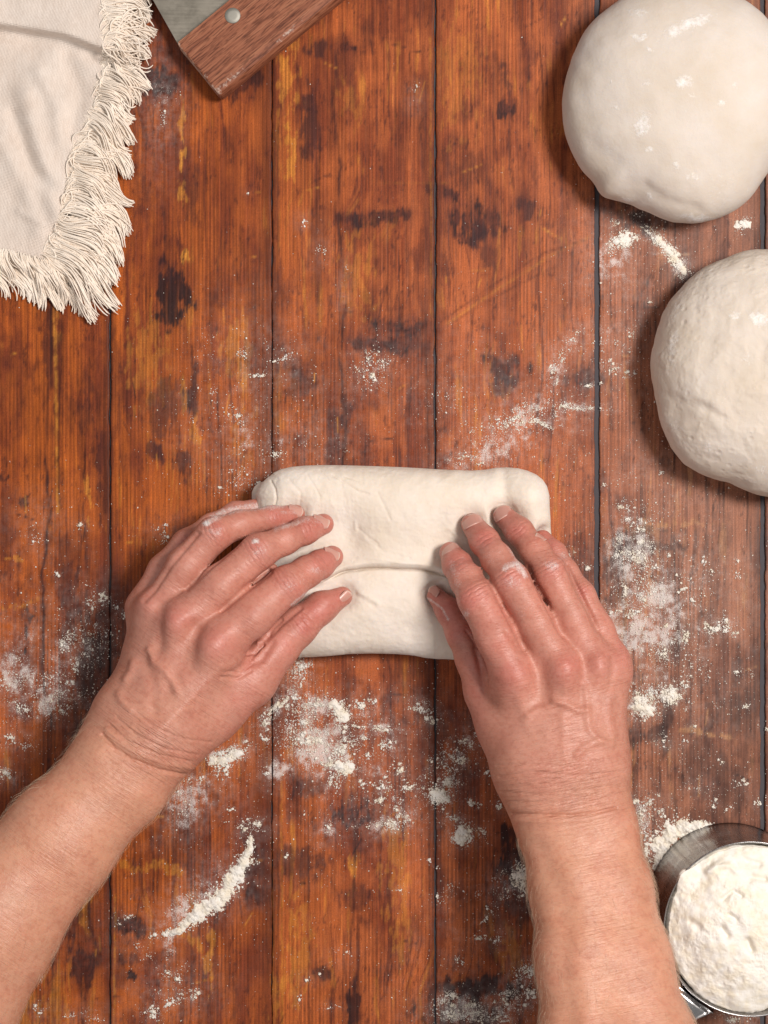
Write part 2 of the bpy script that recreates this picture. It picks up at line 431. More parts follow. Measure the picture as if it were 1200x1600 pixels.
DARKLINE = [([(690, 502), (770, 445), (850, 395), (922, 372)], 1.6, .6), ([(690, 512), (800, 450), (870, 415)], 2.2, .5), ([(755, 72), (850, 70)], 2, .25)]

def poly_dist(x, y, pts):
    d = np.full(x.shape, 1e9)
    for (x0, y0), (x1, y1) in zip(pts[:-1], pts[1:]):
        vx, vy = x1 - x0, y1 - y0; L = vx * vx + vy * vy + 1e-9
        t = np.clip(((x - x0) * vx + (y - y0) * vy) / L, 0, 1)
        d = np.minimum(d, np.hypot(x - x0 - t * vx, y - y0 - t * vy))
    return d

# flour on the table: x, y, rx, ry, angle, specks, dust strength, size factor
FLOUR = [(520, 1150, 62, 42, 0, 620, .6, .8), (470, 1120, 40, 34, -30, 260, .5, .8), (605, 1225, 46, 46, 0, 260, .5, .7), (1005, 925, 46, 60, 0, 420, .6, .7), (1070, 1010, 60, 60, 0, 240, .3, .7), (1010, 870, 40, 30, 0, 200, .6, .7), (150, 1000, 40, 50, 0, 160, .4, .6), (60, 1090, 60, 30, 0, 200, .4, .6), (810, 660, 70, 24, -15, 240, .6, .7), (700, 1200, 40, 60, 20, 200, .4, .7),
 (440, 560, 22, 9, -30, 70, .6, 1.0), (400, 587, 12, 4, -15, 40, .3, 1.3), (395, 560, 50, 60, 0, 60, .35, .7), (580, 575, 22, 30, 50, 170, .6, 1.1), (585, 590, 8, 10, 0, 60, .3, 1.6), (376, 650, 8, 5, 0, 24, .3, 1.4), (350, 650, 50, 40, 0, 60, .35, .7),
 (470, 700, 60, 30, 0, 80, .5, .6), (390, 700, 40, 50, 0, 90, .5, .7), (400, 755, 20, 14, 0, 50, .5, .9), (342, 762, 7, 5, 0, 18, .3, 1.1), (474, 348, 5, 6, 0, 30, .5, 1.2), (500, 395, 10, 20, 0, 16, .3, .9), (652, 133, 3, 3, 0, 14, .2, 1.3), (648, 155, 6, 10, 0, 8, .5, .5), (536, 450, 5, 26, 0, 8, .5, .5),
 (885, 545, 9, 28, 35, 130, .7, 1.2), (868, 585, 10, 30, 10, 90, .9, .7), (930, 600, 14, 4, -10, 60, .5, 1.3), (958, 575, 7, 9, 0, 60, .4, 1.6), (988, 583, 12, 6, 0, 40, .4, 1.2), (905, 636, 32, 5, 3, 150, .8, 1.1), (810, 655, 28, 12, -10, 170, .8, 1.2), (850, 662, 14, 9, 30, 60, .5, 1.4),
 (760, 710, 60, 18, -15, 140, .9, .7), (845, 635, 40, 20, -20, 60, .6, .7), (700, 600, 60, 60, 0, 50, .3, .6), (740, 650, 20, 20, 0, 30, .4, .7),
 (972, 374, 17, 12, -10, 260, .8, 1.6), (1030, 380, 30, 9, 42, 240, .9, 1.3), (1060, 415, 22, 10, 55, 220, 1.0, 1.3), (1160, 350, 11, 7, 0, 150, .3, 1.6), (1010, 350, 40, 30, 0, 70, .5, .7), (955, 400, 24, 40, 0, 80, .8, .6), (1014, 471, 5, 3, 0, 18, .2, 1.3), (950, 530, 40, 20, 0, 50, .6, .6), (960, 560, 30, 40, 0, 60, .5, .6),
 (975, 790, 12, 10, 0, 60, .4, 1.2), (985, 810, 14, 9, 0, 60, .6, 1.2), (1010, 780, 60, 30, 0, 60, .3, .7), (1003, 740, 30, 20, 0, 20, .5, .6), (1000, 825, 16, 10, 0, 60, .7, .8), (990, 865, 26, 30, 0, 260, 1.1, .8), (965, 860, 14, 20, 0, 120, .9, .7), (888, 870, 7, 6, 0, 60, .3, 1.4), (919, 886, 8, 5, 0, 50, .3, 1.4), (1024, 886, 4, 4, 0, 30, .2, 1.5),
 (1045, 867, 5, 5, 0, 26, .2, 1.2), (1098, 877, 5, 6, 0, 36, .2, 1.5), (1113, 893, 7, 3, 10, 24, .2, 1.4), (1149, 878, 5, 4, 0, 20, .2, 1.4), (930, 925, 12, 14, 0, 60, .5, 1.1), (958, 956, 8, 5, 0, 50, .3, 1.4), (975, 930, 5, 22, 0, 110, .8, 1.0), (990, 955, 14, 10, 0, 90, .7, 1.0), (1020, 935, 26, 14, 0, 150, 1.1, .8), (1050, 975, 16, 12, 0, 90, .8, .7),
 (1066, 922, 8, 4, -20, 50, .3, 1.5), (1082, 938, 6, 6, 0, 40, .3, 1.3), (1072, 995, 7, 9, 0, 70, .4, 1.5), (1106, 980, 6, 5, 0, 40, .3, 1.4), (1125, 980, 16, 9, -15, 180, .8, 1.5), (1130, 965, 6, 8, 0, 60, .3, 1.6), (1150, 988, 9, 6, 0, 30, .6, .8), (1033, 1022, 8, 6, 0, 60, .4, 1.5), (1000, 980, 60, 40, 0, 200, .9, .6), (1100, 920, 70, 60, 0, 120, .3, .7),
 (1004, 1103, 18, 16, 30, 460, .9, 1.7), (1048, 1087, 16, 12, -20, 380, .8, 1.7), (1020, 1080, 30, 16, 0, 170, .7, 1.1), (1070, 1070, 12, 8, 0, 60, .4, 1.2), (1083, 1100, 8, 12, 30, 26, .3, .8), (1153, 1052, 6, 5, 0, 40, .3, 1.5), (1120, 1060, 40, 50, 0, 60, .3, .7), (1160, 1100, 12, 9, 20, 30, .3, 1.1), (1193, 1137, 8, 4, 20, 50, .2, 1.3), (1071, 1157, 4, 4, 0, 30, .2, 1.3), (1035, 1160, 12, 7, 0, 40, .6, .9), (1128, 1190, 4, 4, 0, 26, .2, 1.4), (1085, 1135, 6, 5, 0, 24, .3, 1.1),
 (1115, 1255, 6, 6, 0, 50, .3, 1.4), (1160, 1225, 10, 8, 0, 40, .3, 1.2), (1188, 1255, 8, 8, 0, 90, .4, 1.5), (1140, 1262, 4, 5, 0, 26, .2, 1.4), (1090, 1230, 14, 12, 0, 26, .4, .8), (1010, 1260, 22, 20, 0, 130, .7, 1.0), (1030, 1270, 6, 6, 0, 60, .3, 1.5), (1000, 1285, 16, 30, 0, 180, .9, 1.0), (1008, 1306, 9, 10, 0, 110, .5, 1.5), (1005, 1340, 12, 14, 0, 110, .8, 1.1), (990, 1250, 12, 12, 0, 60, .6, .9),
 (470, 1045, 14, 16, 0, 240, .8, 1.2), (455, 1085, 14, 30, 0, 120, .7, .8), (430, 1108, 28, 9, -45, 240, .8, 1.2), (415, 1130, 8, 6, 0, 70, .5, 1.2), (462, 1090, 8, 5, 0, 60, .5, 1.4), (505, 1100, 30, 10, 10, 200, .9, 1.2), (530, 1112, 12, 12, 20, 220, .8, 1.7), (563, 1102, 8, 8, 0, 110, .5, 1.6), (578, 1098, 8, 8, 0, 60, .6, 1.1), (475, 1128, 8, 8, 0, 110, .6, 1.5), (476, 1155, 12, 10, 0, 170, .8, 1.4), (500, 1150, 26, 16, 0, 200, .9, 1.0), (535, 1140, 8, 7, 0, 80, .4, 1.4), (533, 1172, 12, 16, 30, 210, .8, 1.4), (500, 1180, 30, 20, 0, 200, .9, .9),
 (542, 1199, 12, 9, -10, 290, .7, 1.8), (520, 1195, 10, 7, 0, 70, .5, 1.3), (525, 1222, 9, 16, 25, 100, .6, 1.3), (560, 1137, 10, 4, 10, 46, .3, 1.3), (600, 1138, 20, 5, 3, 120, .7, 1.1), (605, 1165, 16, 12, 0, 80, .5, 1.0), (627, 1203, 6, 6, 0, 90, .4, 1.6), (575, 1180, 5, 5, 0, 46, .3, 1.4), (602, 1215, 4, 4, 0, 26, .2, 1.3), (568, 1226, 6, 6, 0, 70, .3, 1.5), (595, 1228, 7, 6, 0, 60, .4, 1.3), (594, 1250, 6, 7, 0, 80, .3, 1.6), (638, 1228, 12, 5, -20, 110, .5, 1.4), (622, 1255, 6, 14, 10, 80, .5, 1.2), (632, 1280, 12, 12, 0, 90, .9, .8), (600, 1290, 30, 10, 0, 70, .9, .6),
 (352, 1180, 24, 9, -12, 260, .9, 1.3), (352, 1200, 10, 18, 20, 200, .7, 1.3), (370, 1175, 20, 12, -20, 120, .8, 1.0), (412, 1153, 6, 6, 0, 60, .3, 1.5), (314, 1214, 4, 4, 0, 26, .3, 1.2), (290, 1255, 18, 30, 20, 60, 1.1, .5), (360, 1262, 6, 4, 0, 30, .3, 1.2), (310, 1235, 30, 20, 0, 60, .9, .6), (430, 1200, 16, 10, 0, 60, .9, .6), (405, 1290, 9, 9, 0, 30, .5, 1.0), (447, 1337, 5, 3, 0, 26, .2, 1.2), (515, 1295, 10, 14, 30, 60, .8, .7), (390, 1290, 10, 10, 0, 70, .5, 1.2),
 (655, 1105, 16, 9, 20, 110, .8, 1.0), (675, 1122, 12, 12, 0, 120, .8, 1.2), (725, 1160, 16, 6, 20, 70, .6, 1.1), (715, 1185, 12, 9, 0, 110, .7, 1.3), (735, 1150, 10, 18, 0, 40, .7, .7), (687, 1243, 14, 12, 20, 340, .8, 1.7), (702, 1222, 12, 10, -30, 140, .7, 1.3), (735, 1255, 12, 5, 10, 70, .5, 1.3), (674, 1188, 6, 6, 0, 30, .5, 1.0), (675, 1235, 20, 14, 0, 70, .6, .9), (762, 1207, 5, 5, 0, 36, .2, 1.4), (782, 1255, 6, 10, 0, 40, .5, 1.1),
 (722, 1306, 13, 12, 20, 360, .8, 1.7), (740, 1300, 14, 7, 20, 110, .6, 1.2), (708, 1280, 12, 8, 0, 70, .9, .8), (688, 1407, 6, 5, 0, 60, .3, 1.4), (673, 1345, 3, 3, 0, 20, .2, 1.3), (682, 1353, 3, 3, 0, 14, .2, 1.2), (625, 1389, 7, 2.5, 5, 26, .2, 1.1), (812, 1364, 12, 11, 0, 260, .7, 1.6), (800, 1385, 24, 18, 0, 190, .8, .9), (822, 1392, 9, 9, 0, 80, .5, 1.2), (765, 1420, 6, 6, 0, 26, .3, 1.1), (750, 1467, 8, 5, 0, 40, .3, 1.3), (757, 1440, 6, 6, 0, 26, .3, 1.1), (780, 1463, 10, 14, 40, 26, .4, .9), (740, 1420, 40, 40, 0, 40, .2, .7),
 (830, 1520, 12, 14, 0, 130, .6, 1.2), (828, 1552, 9, 8, 0, 160, .5, 1.5), (700, 1560, 14, 10, 0, 160, .7, 1.2), (725, 1580, 40, 16, 0, 340, 1.0, 1.0), (790, 1570, 36, 16, 0, 240, .8, 1.0), (720, 1505, 8, 10, 0, 20, .3, 1.0), (760, 1590, 50, 10, 0, 160, .8, .9), (815, 1530, 14, 20, 0, 80, .6, .8),
 (385, 1300, 12, 12, 0, 60, .6, 1.1), (350, 1390, 30, 16, -50, 60, .9, .6), (300, 1410, 50, 16, -40, 60, 1.0, .5), (395, 1345, 8, 5, -40, 40, .3, 1.2), (185, 1443, 3, 3, 0, 16, .2, 1.3), (195, 1435, 20, 5, -30, 30, .4, .8), (238, 1462, 6, 5, 0, 50, .3, 1.5), (265, 1475, 5, 18, 0, 20, 1.0, .5), (278, 1530, 5, 7, 0, 50, .3, 1.4), (270, 1565, 20, 8, -30, 110, .7, 1.2), (240, 1580, 16, 12, 0, 150, .6, 1.2), (302, 1555, 10, 12, 0, 90, .8, 1.0), (258, 1516, 10, 6, 0, 26, .6, .8), (270, 1550, 40, 26, 0, 70, .7, .7),
 (500, 1525, 5, 5, 0, 14, .2, 1.0), (467, 1560, 4, 8, 0, 20, .2, 1.2), (518, 1573, 10, 3, 0, 26, .2, 1.2), (480, 1530, 6, 5, 0, 16, .3, 1.1), (530, 1495, 20, 10, 0, 14, .2, .8), (475, 1270, 3, 3, 0, 8, .2, 1),
 (125, 820, 6, 5, 0, 36, .4, 1.2), (88, 898, 5, 4, 0, 30, .3, 1.3), (60, 820, 30, 26, 0, 30, .4, .6), (165, 935, 12, 10, 0, 80, .6, 1.1), (145, 950, 12, 20, 0, 60, .6, .8), (190, 960, 14, 10, 0, 40, .5, .9), (140, 1000, 40, 40, 0, 110, .6, .7), (100, 1010, 12, 14, 0, 50, .6, 1.0), (120, 1045, 14, 10, 0, 50, .6, 1.1), (105, 1065, 10, 8, 0, 60, .6, 1.2), (50, 1080, 40, 26, 0, 110, .7, .7), (30, 1110, 14, 10, 0, 60, .6, 1.0), (75, 1105, 20, 16, 0, 100, .9, .8), (100, 1100, 30, 16, 0, 60, .6, .8), (18, 1153, 7, 5, 0, 70, .3, 1.4), (10, 1210, 16, 8, 30, 90, .9, 1.0), (22, 1160, 26, 14, 0, 60, .5, .8), (20, 1060, 20, 26, 0, 60, .9, .6), (60, 1040, 60, 60, 0, 90, .5, .6),
 (255, 840, 7, 8, 0, 36, .4, 1.1), (262, 835, 20, 14, 0, 30, .4, .8), (60, 1580, 12, 10, 0, 40, .6, .9), (130, 1590, 40, 14, 0, 40, .5, .7), (385, 300, 3, 3, 0, 6, .1, 1), (250, 160, 20, 60, 0, 20, .7, .5), (255, 170, 10, 16, 0, 20, .7, .6), (70, 1450, 30, 60, 0, 30, .3, .6), (210, 1470, 40, 40, 0, 30, .3, .6), (1160, 1590, 30, 14, 0, 110, .8, .8), (540, 790, 200, 40, 0, 30, .0, .6)]

_r = random.Random(21)
SCR = [(_r.uniform(0, 1200), _r.uniform(0, 1600), _r.choice([_r.gauss(0, .25), _r.gauss(1.57, .12), _r.uniform(0, 3.1)]), _r.uniform(5, 34), _r.choice([.5, .35, -.6, -.5, -.8])) for _ in range(170)]
def wood_color(x, y):
    # grain bends around knots
    wx = (fbm(x / 90, y / 260, 5, 3) - .5) * 30 + (fbm(x / 18, y / 90, 9, 3) - .5) * 6
    for s in STAIN_SHADE:
        if s[5] > .7 and s[2] > 12:
            e = ell(x, y, s[0], s[1], s[2] * 1.6, s[3] * 2.0, 0)
            wx += np.exp(-e) * np.sign(x - s[0]) * -s[2] * .35
    gx = x + wx
    plank = np.digitize(x, [172, 425, 680, 933, 1192])
    po = plank * 37.7
    g1 = fbm(gx / 22 + po, y / 420 + po, 21, 4, .6)
    g2 = fbm(gx / 7 + po, y / 160, 31, 3, .6)
    g3 = fbm(x / 110 + po, y / 130, 41, 5, .6)
    g4 = fbm(x / 20, y / 30, 47, 5, .7)
    amber = sstep(700, 200, x)[..., None]
    base = np.array(lin(174, 91, 47)) * (1 - amber) + np.array(lin(174, 88, 31)) * amber
    dark = np.array(lin(122, 55, 28)); deep = np.array(lin(36, 17, 20)); yel = np.array(lin(222, 148, 56))
    t = sstep(.34, .60, .34 * g1 + .36 * g3 + .12 * g2 + .18 * g4)[..., None]
    c = dark * (1 - t) + base * t
    sm = (sstep(.52, .68, fbm(x / 36 + 3, y / 90 + po, 51, 6, .68)) * sstep(.58, .42, g3))[..., None] * .48
    c = c * (1 - sm) + np.array(lin(66, 28, 24)) * sm
    st = (sstep(.60, .72, fbm(gx / 5 + po, y / 210 + 7, 61, 4, .62)) * sstep(.40, .62, fbm(x / 60, y / 110 + po, 63, 3)))[..., None] * .6
    c = c * (1 - st) + np.array(lin(70, 28, 22)) * st
    sp = (sstep(.62, .72, fbm(x / 3.4, y / 12, 65, 3, .6)) * sstep(.52, .38, g4))[..., None] * .55
    c = c * (1 - sp) + np.array(lin(58, 25, 22)) * sp
    yl = (sstep(.60, .76, fbm(gx / 12 + po, y / 120 + 3, 71, 5, .66)) * sstep(.45, .62, g3))[..., None] * .36
    c = c * (1 - yl) + yel * yl
    xr, yr = x, y
    x = x + (fbm(xr / 17, yr / 24, 115, 4, .6) - .5) * 22; y = y + (fbm(xr / 19, yr / 17, 117, 4, .6) - .5) * 22
    wob = (fbm(xr / 14, yr / 20, 81, 4, .65) - .5)
    wob2 = (fbm(xr / 5, yr / 26, 85, 3, .6) - .5)
    for s in BRIGHT:
        e = ell(x, y, *s[:5]) + wob * 3.2 + wob2 * 3.0
        m = (1 - sstep(.1, .9, e)) * s[5]
        m = np.where(ell(x, y, *s[:5]) > 6, 0, m)[..., None]
        c = c * (1 - m * .8) + yel * m * .8
    for s in STAIN_SHADE:
        e0 = ell(x, y, *s[:5]); e = e0 + wob * 3.0 + wob2 * 2.6
        m = (1 - sstep(.2, 1.35, e)) * min(s[5], 1) * (1.12 + .5 * (g2 - .5) * 2)
        hl = (np.exp(-e0 * .55) * .5 * min(s[5], 1) * (.5 + g4))[..., None]
        c = c * (1 - hl) + np.array(lin(88, 36, 24)) * hl
        m = np.clip(np.where(e0 > 5, 0, m), 0, 1)[..., None] * .93
        c = c * (1 - m) + deep * (1.0 if s[5] > .7 else 1.8) * m
        if s[5] >= .75 and 12 < s[2] < 60 and s[3] < 40:      # reddish growth rings in the knots
            ring = .5 + .5 * np.sin(np.sqrt(np.abs(e0)) * 17 + wob * 9)
            mm = (np.exp(-e0 * .7) * ring * .35)[..., None]
            c = c * (1 - mm) + np.array(lin(128, 62, 44)) * mm
    x, y = xr, yr
    for pts, wd, k in CRACK:
        d = poly_dist(x + wob * 7, y, pts)
        br = .35 + .65 * sstep(.35, .6, fbm(x / 12, y / 45, 91, 3))
        m = (np.exp(-(d / wd) ** 2) * min(k, 1) * br)[..., None]
        c = c * (1 - m) + deep * m
        m2 = (np.exp(-(d / (wd * 4.5)) ** 2) * .35 * k * br)[..., None]
        c = c * (1 - m2) + dark * .7 * m2
    for pts, wd, k in LIGHTLINE:
        m = (np.exp(-(poly_dist(x + wob * 4, y, pts) / wd) ** 2) * k * (.4 + .6 * sstep(.4, .6, fbm(x / 9, y / 9, 93, 2))))[..., None]
        c = c * (1 - m) + yel * .9 * m
    for pts, wd, k in DARKLINE:
        m = (np.exp(-(poly_dist(x + wob * 5, y, pts) / wd) ** 2) * k * (.4 + .6 * sstep(.4, .6, fbm(x / 15, y / 9, 95, 2))))[..., None]
        c = c * (1 - m) + dark * .5 * m
    for px0, py0, pa, pl, pk in SCR:
        a_ = (px0, py0); b_ = (px0 + pl * math.cos(pa), py0 + pl * math.sin(pa))
        near = (np.abs(x - px0) < pl + 6) & (np.abs(y - py0) < pl + 6)
        if near.any():
            m = np.exp(-(poly_dist(x[near], y[near], [a_, b_]) / 1.1) ** 2)[:, None] * abs(pk)
            c[near] = c[near] * (1 - m) + (yel if pk > 0 else deep) * m
    c = c * (.91 + .18 * fbm(gx / 2.4 + po, y / 70, 111, 3, .7))[..., None] * (.88 + .24 * fbm(x / 9, y / 11, 113, 4, .7))[..., None]
    # browned plank edges
    for sx, wl, wr, k in ((172, 9, 5, .85), (425, 28, 10, .7), (680, 14, 10, .7), (933, 8, 10, .4), (1192, 22, 10, .5)):
        d = x - sx
        e = np.where(d < 0, -d / wl, d / wr) * (.6 + .8 * fbm(x / 30, y / 70, 97, 3))
        m = (np.exp(-e * e) * k)[..., None]
        c = c * (1 - m) + dark * .55 * m
    # hazy grey lamp sheen painted into the board colour towards the right
    rr = sstep(800, 1100, x)[..., None] * .45
    grey = c.mean(-1, keepdims=True) * np.array([1.35, .95, .72])
    c = c * (1 - rr) + grey * rr
    return np.clip(c, .004, .9)

def dust_map(x, y):
    d = np.zeros_like(x)
    for f in FLOUR:
        e = ell(x, y, f[0], f[1], f[2] * 1.7 + 6, f[3] * 1.7 + 6, f[4])
        d = np.maximum(d, np.exp(-e) * f[6] * .8)
    br = fbm(x / 24, y / 30, 101, 4, .65)
    big = np.exp(-ell(x, y, 1040, 960, 170, 230)) * .50 + np.exp(-ell(x, y, 520, 1170, 190, 130)) * .5 + np.exp(-ell(x, y, 60, 1020, 130, 170)) * .42 \
        + np.exp(-ell(x, y, 820, 630, 160, 100)) * .40 + np.exp(-ell(x, y, 430, 640, 140, 120)) * .42 + np.exp(-ell(x, y, 990, 430, 110, 130)) * .35 \
        + np.exp(-ell(x, y, 320, 1380, 150, 120)) * .25 + np.exp(-ell(x, y, 760, 1500, 160, 130)) * .3
    d = np.maximum(d, 0) + big * sstep(.35, .65, br) * .75
    return np.clip(d * (.45 + 1.1 * fbm(x / 10, y / 12, 105, 4, .65)), 0, 1.1)

table = thing('wooden_table', (0, 0, 0), 'worn orange-brown wooden table of stained planks dusted with flour, under everything else', 'table')
SEAMS = [(-334, 4), (-81, 4), (172, 2.2), (425, 1.5), (680, 3.0), (933, 8.0), (1192, 7.5), (1445, 6), (1698, 4)]
ys = np.concatenate([np.arange(-700, -20, 40), np.arange(-20, 1620, 3.6), np.arange(1620, 2300, 40)])
for (x0, g0), (x1, g1_) in zip(SEAMS[:-1], SEAMS[1:]):
    inside = (x1 > 0 and x0 < 1200)
    step = 1.5 if inside else 8
    a = x0 + g0 / 2; b = x1 - g1_ / 2
    xs = np.arange(a + 1.2, b - 1.2, step); xs = np.concatenate([[a, a, a + .5], xs, [b - .5, b, b]])
    ph = x0
    X, Y = np.meshgrid(xs, ys, indexing='ij')
    wobL = (fbm(np.full_like(ys, .3), ys / 30 + ph, 3, 5, .65) - .5) * 4.0
    wobR = (fbm(np.full_like(ys, .3), ys / 30 + x1 + .5, 4, 5, .65) - .5) * 4.0
    edgeL = np.exp(-(X - a) / 6.0); edgeR = np.exp(-(b - X) / 6.0)
    X2 = X + edgeL * wobL[None] + edgeR * wobR[None]
    Z = np.zeros_like(X)
    Z[0, :] = -.0018; Z[-1, :] = -.0018; Z[1, :] = -.0006; Z[-2, :] = -.0006; Z[2, :] = -.00015; Z[-3, :] = -.00015
    zz = (fbm(X / 8, Y / 90, 13, 3) - .5) * .00012
    Z[3:-3] += zz[3:-3]
    V = np.stack([(X2 - 600) * S, (800 - Y) * S, Z], -1).reshape(-1, 3)
    C = wood_color(X, Y)
    C[0] *= .3; C[-1] *= .3
    pk = mesh_obj('plank', V, grid_faces(len(xs), len(ys))[:, ::-1], M_WOOD, table, attrs={'Col': C.reshape(-1, 3), 'dust': dust_map(X, Y).ravel()})
bx0, bx1, by0, by1 = [(-334 - 600) * S, (1698 - 600) * S, (800 - 2260) * S, (800 + 700) * S]
vb = [(x, y, z) for z in (-.014, -.0017) for y in (by0, by1) for x in (bx0, bx1)]
mesh_obj('table_base', vb, [(0, 2, 3, 1), (4, 5, 7, 6), (0, 1, 5, 4), (2, 6, 7, 3), (0, 4, 6, 2), (1, 3, 7, 5)], M_DARK, table, smooth=False)

# ------------------------------------------------------------------ signed-distance modelling
def surface_nets(f, lo, h):
    neg = f < 0
    nx, ny, nz = f.shape
    cell = np.zeros((nx - 1, ny - 1, nz - 1), np.int8)
    for dx in (0, 1):
        for dy in (0, 1):
            for dz in (0, 1):
                cell += neg[dx:nx - 1 + dx, dy:ny - 1 + dy, dz:nz - 1 + dz]
    act = (cell > 0) & (cell < 8)
    I, J, K = np.nonzero(act)
    idx = np.full(act.shape, -1, np.int64); idx[I, J, K] = np.arange(len(I))
    pos = np.zeros((len(I), 3)); cnt = np.zeros(len(I))
    cor = [(a, b, c) for a in (0, 1) for b in (0, 1) for c in (0, 1)]
    for c0 in cor:
        for ax in range(3):
            if c0[ax]: continue
            c1 = list(c0); c1[ax] = 1
            f0 = f[I + c0[0], J + c0[1], K + c0[2]]; f1 = f[I + c1[0], J + c1[1], K + c1[2]]
            m = (f0 < 0) != (f1 < 0)
            t = np.where(m, f0 / np.where(m, f0 - f1, 1), 0)
            p = np.tile(np.array(c0, float), (len(I), 1)); p[:, ax] += t
            pos += p * m[:, None]; cnt += m
    pos = pos / cnt[:, None] + np.stack([I, J, K], 1)
    V = lo + pos * h
    faces = []
    for ax in range(3):
        sl0 = [slice(None)] * 3; sl1 = [slice(None)] * 3
        sl0[ax] = slice(0, -1); sl1[ax] = slice(1, None)
        a = neg[tuple(sl0)]; b = neg[tuple(sl1)]
        E = np.argwhere(a != b)
        u, v = [(1, 2), (2, 0), (0, 1)][ax]
        ok = (E[:, u] > 0) & (E[:, v] > 0) & (E[:, u] < act.shape[u]) & (E[:, v] < act.shape[v])
        E = E[ok]; fl = a[tuple(E.T)]
        q = []
        for du, dv in ((-1, -1), (0, -1), (0, 0), (-1, 0)):
            e = E.copy(); e[:, u] += du; e[:, v] += dv
            q.append(idx[tuple(e.T)])
        q = np.stack(q, 1)
        q[~fl] = q[~fl][:, ::-1]
        faces.append(q)
    return V, np.concatenate(faces)

def quad_subdiv(V, F):
    n = len(V)
    E = np.stack([F, np.roll(F, -1, 1)], -1).reshape(-1, 2)
    E.sort(1)
    key = E[:, 0] * n + E[:, 1]
    uk, inv = np.unique(key, return_inverse=True)
    em = (V[uk // n] + V[uk % n]) / 2
    fc = V[F].mean(1)
    ei = inv.reshape(-1, 4) + n
    fi = np.arange(len(F)) + n + len(uk)
    V2 = np.concatenate([V, em, fc])
    out = []
    for k in range(4):
        out.append(np.stack([F[:, k], ei[:, k], fi, ei[:, k - 1]], 1))
    return V2, np.concatenate(out)

def relax(V, F, it=2, lam=.5):
    n = len(V)
    E = np.stack([F, np.roll(F, -1, 1)], -1).reshape(-1, 2)
    deg = np.bincount(E[:, 0], minlength=n) + np.bincount(E[:, 1], minlength=n)
    for _ in range(it):
        s = np.zeros_like(V)
        for a in range(3):
            s[:, a] = np.bincount(E[:, 0], V[E[:, 1], a], n) + np.bincount(E[:, 1], V[E[:, 0], a], n)
        V = V * (1 - lam) + lam * s / deg[:, None]
    return V

def vnormals(V, F):
    a = V[F[:, 2]] - V[F[:, 0]]; b = V[F[:, 3 % F.shape[1]]] - V[F[:, 1]]
    nf = np.cross(a, b)
    N = np.zeros_like(V)
    for k in range(F.shape[1]):
        for ax in range(3):
            N[:, ax] += np.bincount(F[:, k], nf[:, ax], len(V))
    return N / (np.linalg.norm(N, axis=1, keepdims=True) + 1e-20)

def project(fn, V, it=2, e=2e-4, maxstep=.0015):
    for _ in range(it):
        f0 = fn(V)
        g = np.stack([fn(V + np.eye(3)[a] * e) - f0 for a in range(3)], 1) / e
        gl = (g * g).sum(1) + .05
        step = (f0 / gl)[:, None] * g
        sl = np.linalg.norm(step, axis=1, keepdims=True)
        V = V - step * np.minimum(1, maxstep / (sl + 1e-12))
    return V

def build_sdf(fn, lo, hi, h, subdiv=2, fine=None):
    lo = np.array(lo, float); hi = np.array(hi, float)
    n = np.ceil((hi - lo) / h).astype(int) + 1
    gx = [lo[a] + np.arange(n[a]) * h for a in range(3)]
    f = np.empty(n)
    for i in range(0, n[0], 16):
        G = np.stack(np.meshgrid(gx[0][i:i + 16], gx[1], gx[2], indexing='ij'), -1)
        f[i:i + 16] = fn(G.reshape(-1, 3)).reshape(G.shape[:3])
    V, F = surface_nets(f, lo, h)
    V = relax(V, F, 1)
    V = project(fn, V, 2, maxstep=h)
    for s in range(subdiv):
        V, F = quad_subdiv(V, F)
        V = relax(V, F, 1, .5)
        V = project(fn, V, 1)
    V = relax(V, F, 1, .5)
    return V, F

def smin(a, b, k):
    h = np.maximum(k - np.abs(a - b), 0) / k
    return np.minimum(a, b) - h * h * k * .25
def smax(a, b, k): return -smin(-a, -b, k)

def cone(p, a, b, ra, rb):
    ab = b - a; L = ab @ ab
    d = p - a
    t = np.clip(d @ ab / L, 0, 1)
    q = d - t[:, None] * ab
    return np.sqrt((q * q).sum(1)) - (ra + (rb - ra) * t)

def chain(pts):
    """pts: (px, py, z, rpx) -> list of cones in metres"""
    Q = [(P(x, y, z), R(r, z)) for x, y, z, r in pts]
    return [(Q[i][0], Q[i + 1][0], Q[i][1], Q[i + 1][1]) for i in range(len(Q) - 1)]

def chain_sdf(p, cones, k):
    d = None
    for c in cones:
        e = cone(p, *c)
        d = e if d is None else smin(d, e, k)
    return d

# ------------------------------------------------------------------ arms and hands
def stroke(px, py, pts, wd):
    return np.exp(-(poly_dist(px, py, pts) / wd) ** 2)
def dab(px, py, x, y, rx, ry=None, ang=0):
    return np.exp(-ell(px, py, x, y, rx, ry or rx, ang))

def tubes(paths, radii, sides=5):
    """paths (m,k,3)"""
    paths = np.asarray(paths); m, k, _ = paths.shape
    T = np.gradient(paths, axis=1); T /= np.linalg.norm(T, axis=2, keepdims=True) + 1e-12
    up = np.array([0.1, .05, 1.0]); 
    A = np.cross(T, up); A /= np.linalg.norm(A, axis=2, keepdims=True) + 1e-12
    B = np.cross(A, T)
    out = []
    for s_ in range(sides):
        t = 2 * math.pi * s_ / sides
        out.append(paths + (A * math.cos(t) + B * math.sin(t)) * radii[..., None])
    V = np.stack(out, 2)       # m,k,sides,3
    base = (np.arange(m) * k * sides)[:, None, None]
    ii = np.arange(k - 1)[None, :, None]; ss = np.arange(sides)[None, None, :]; s2 = (ss + 1) % sides
    F = np.stack(np.broadcast_arrays(base + ii * sides + ss, base + ii * sides + s2, base + (ii + 1) * sides + s2, base + (ii + 1) * sides + ss), -1).reshape(-1, 4)
    return V.reshape(-1, 3), F

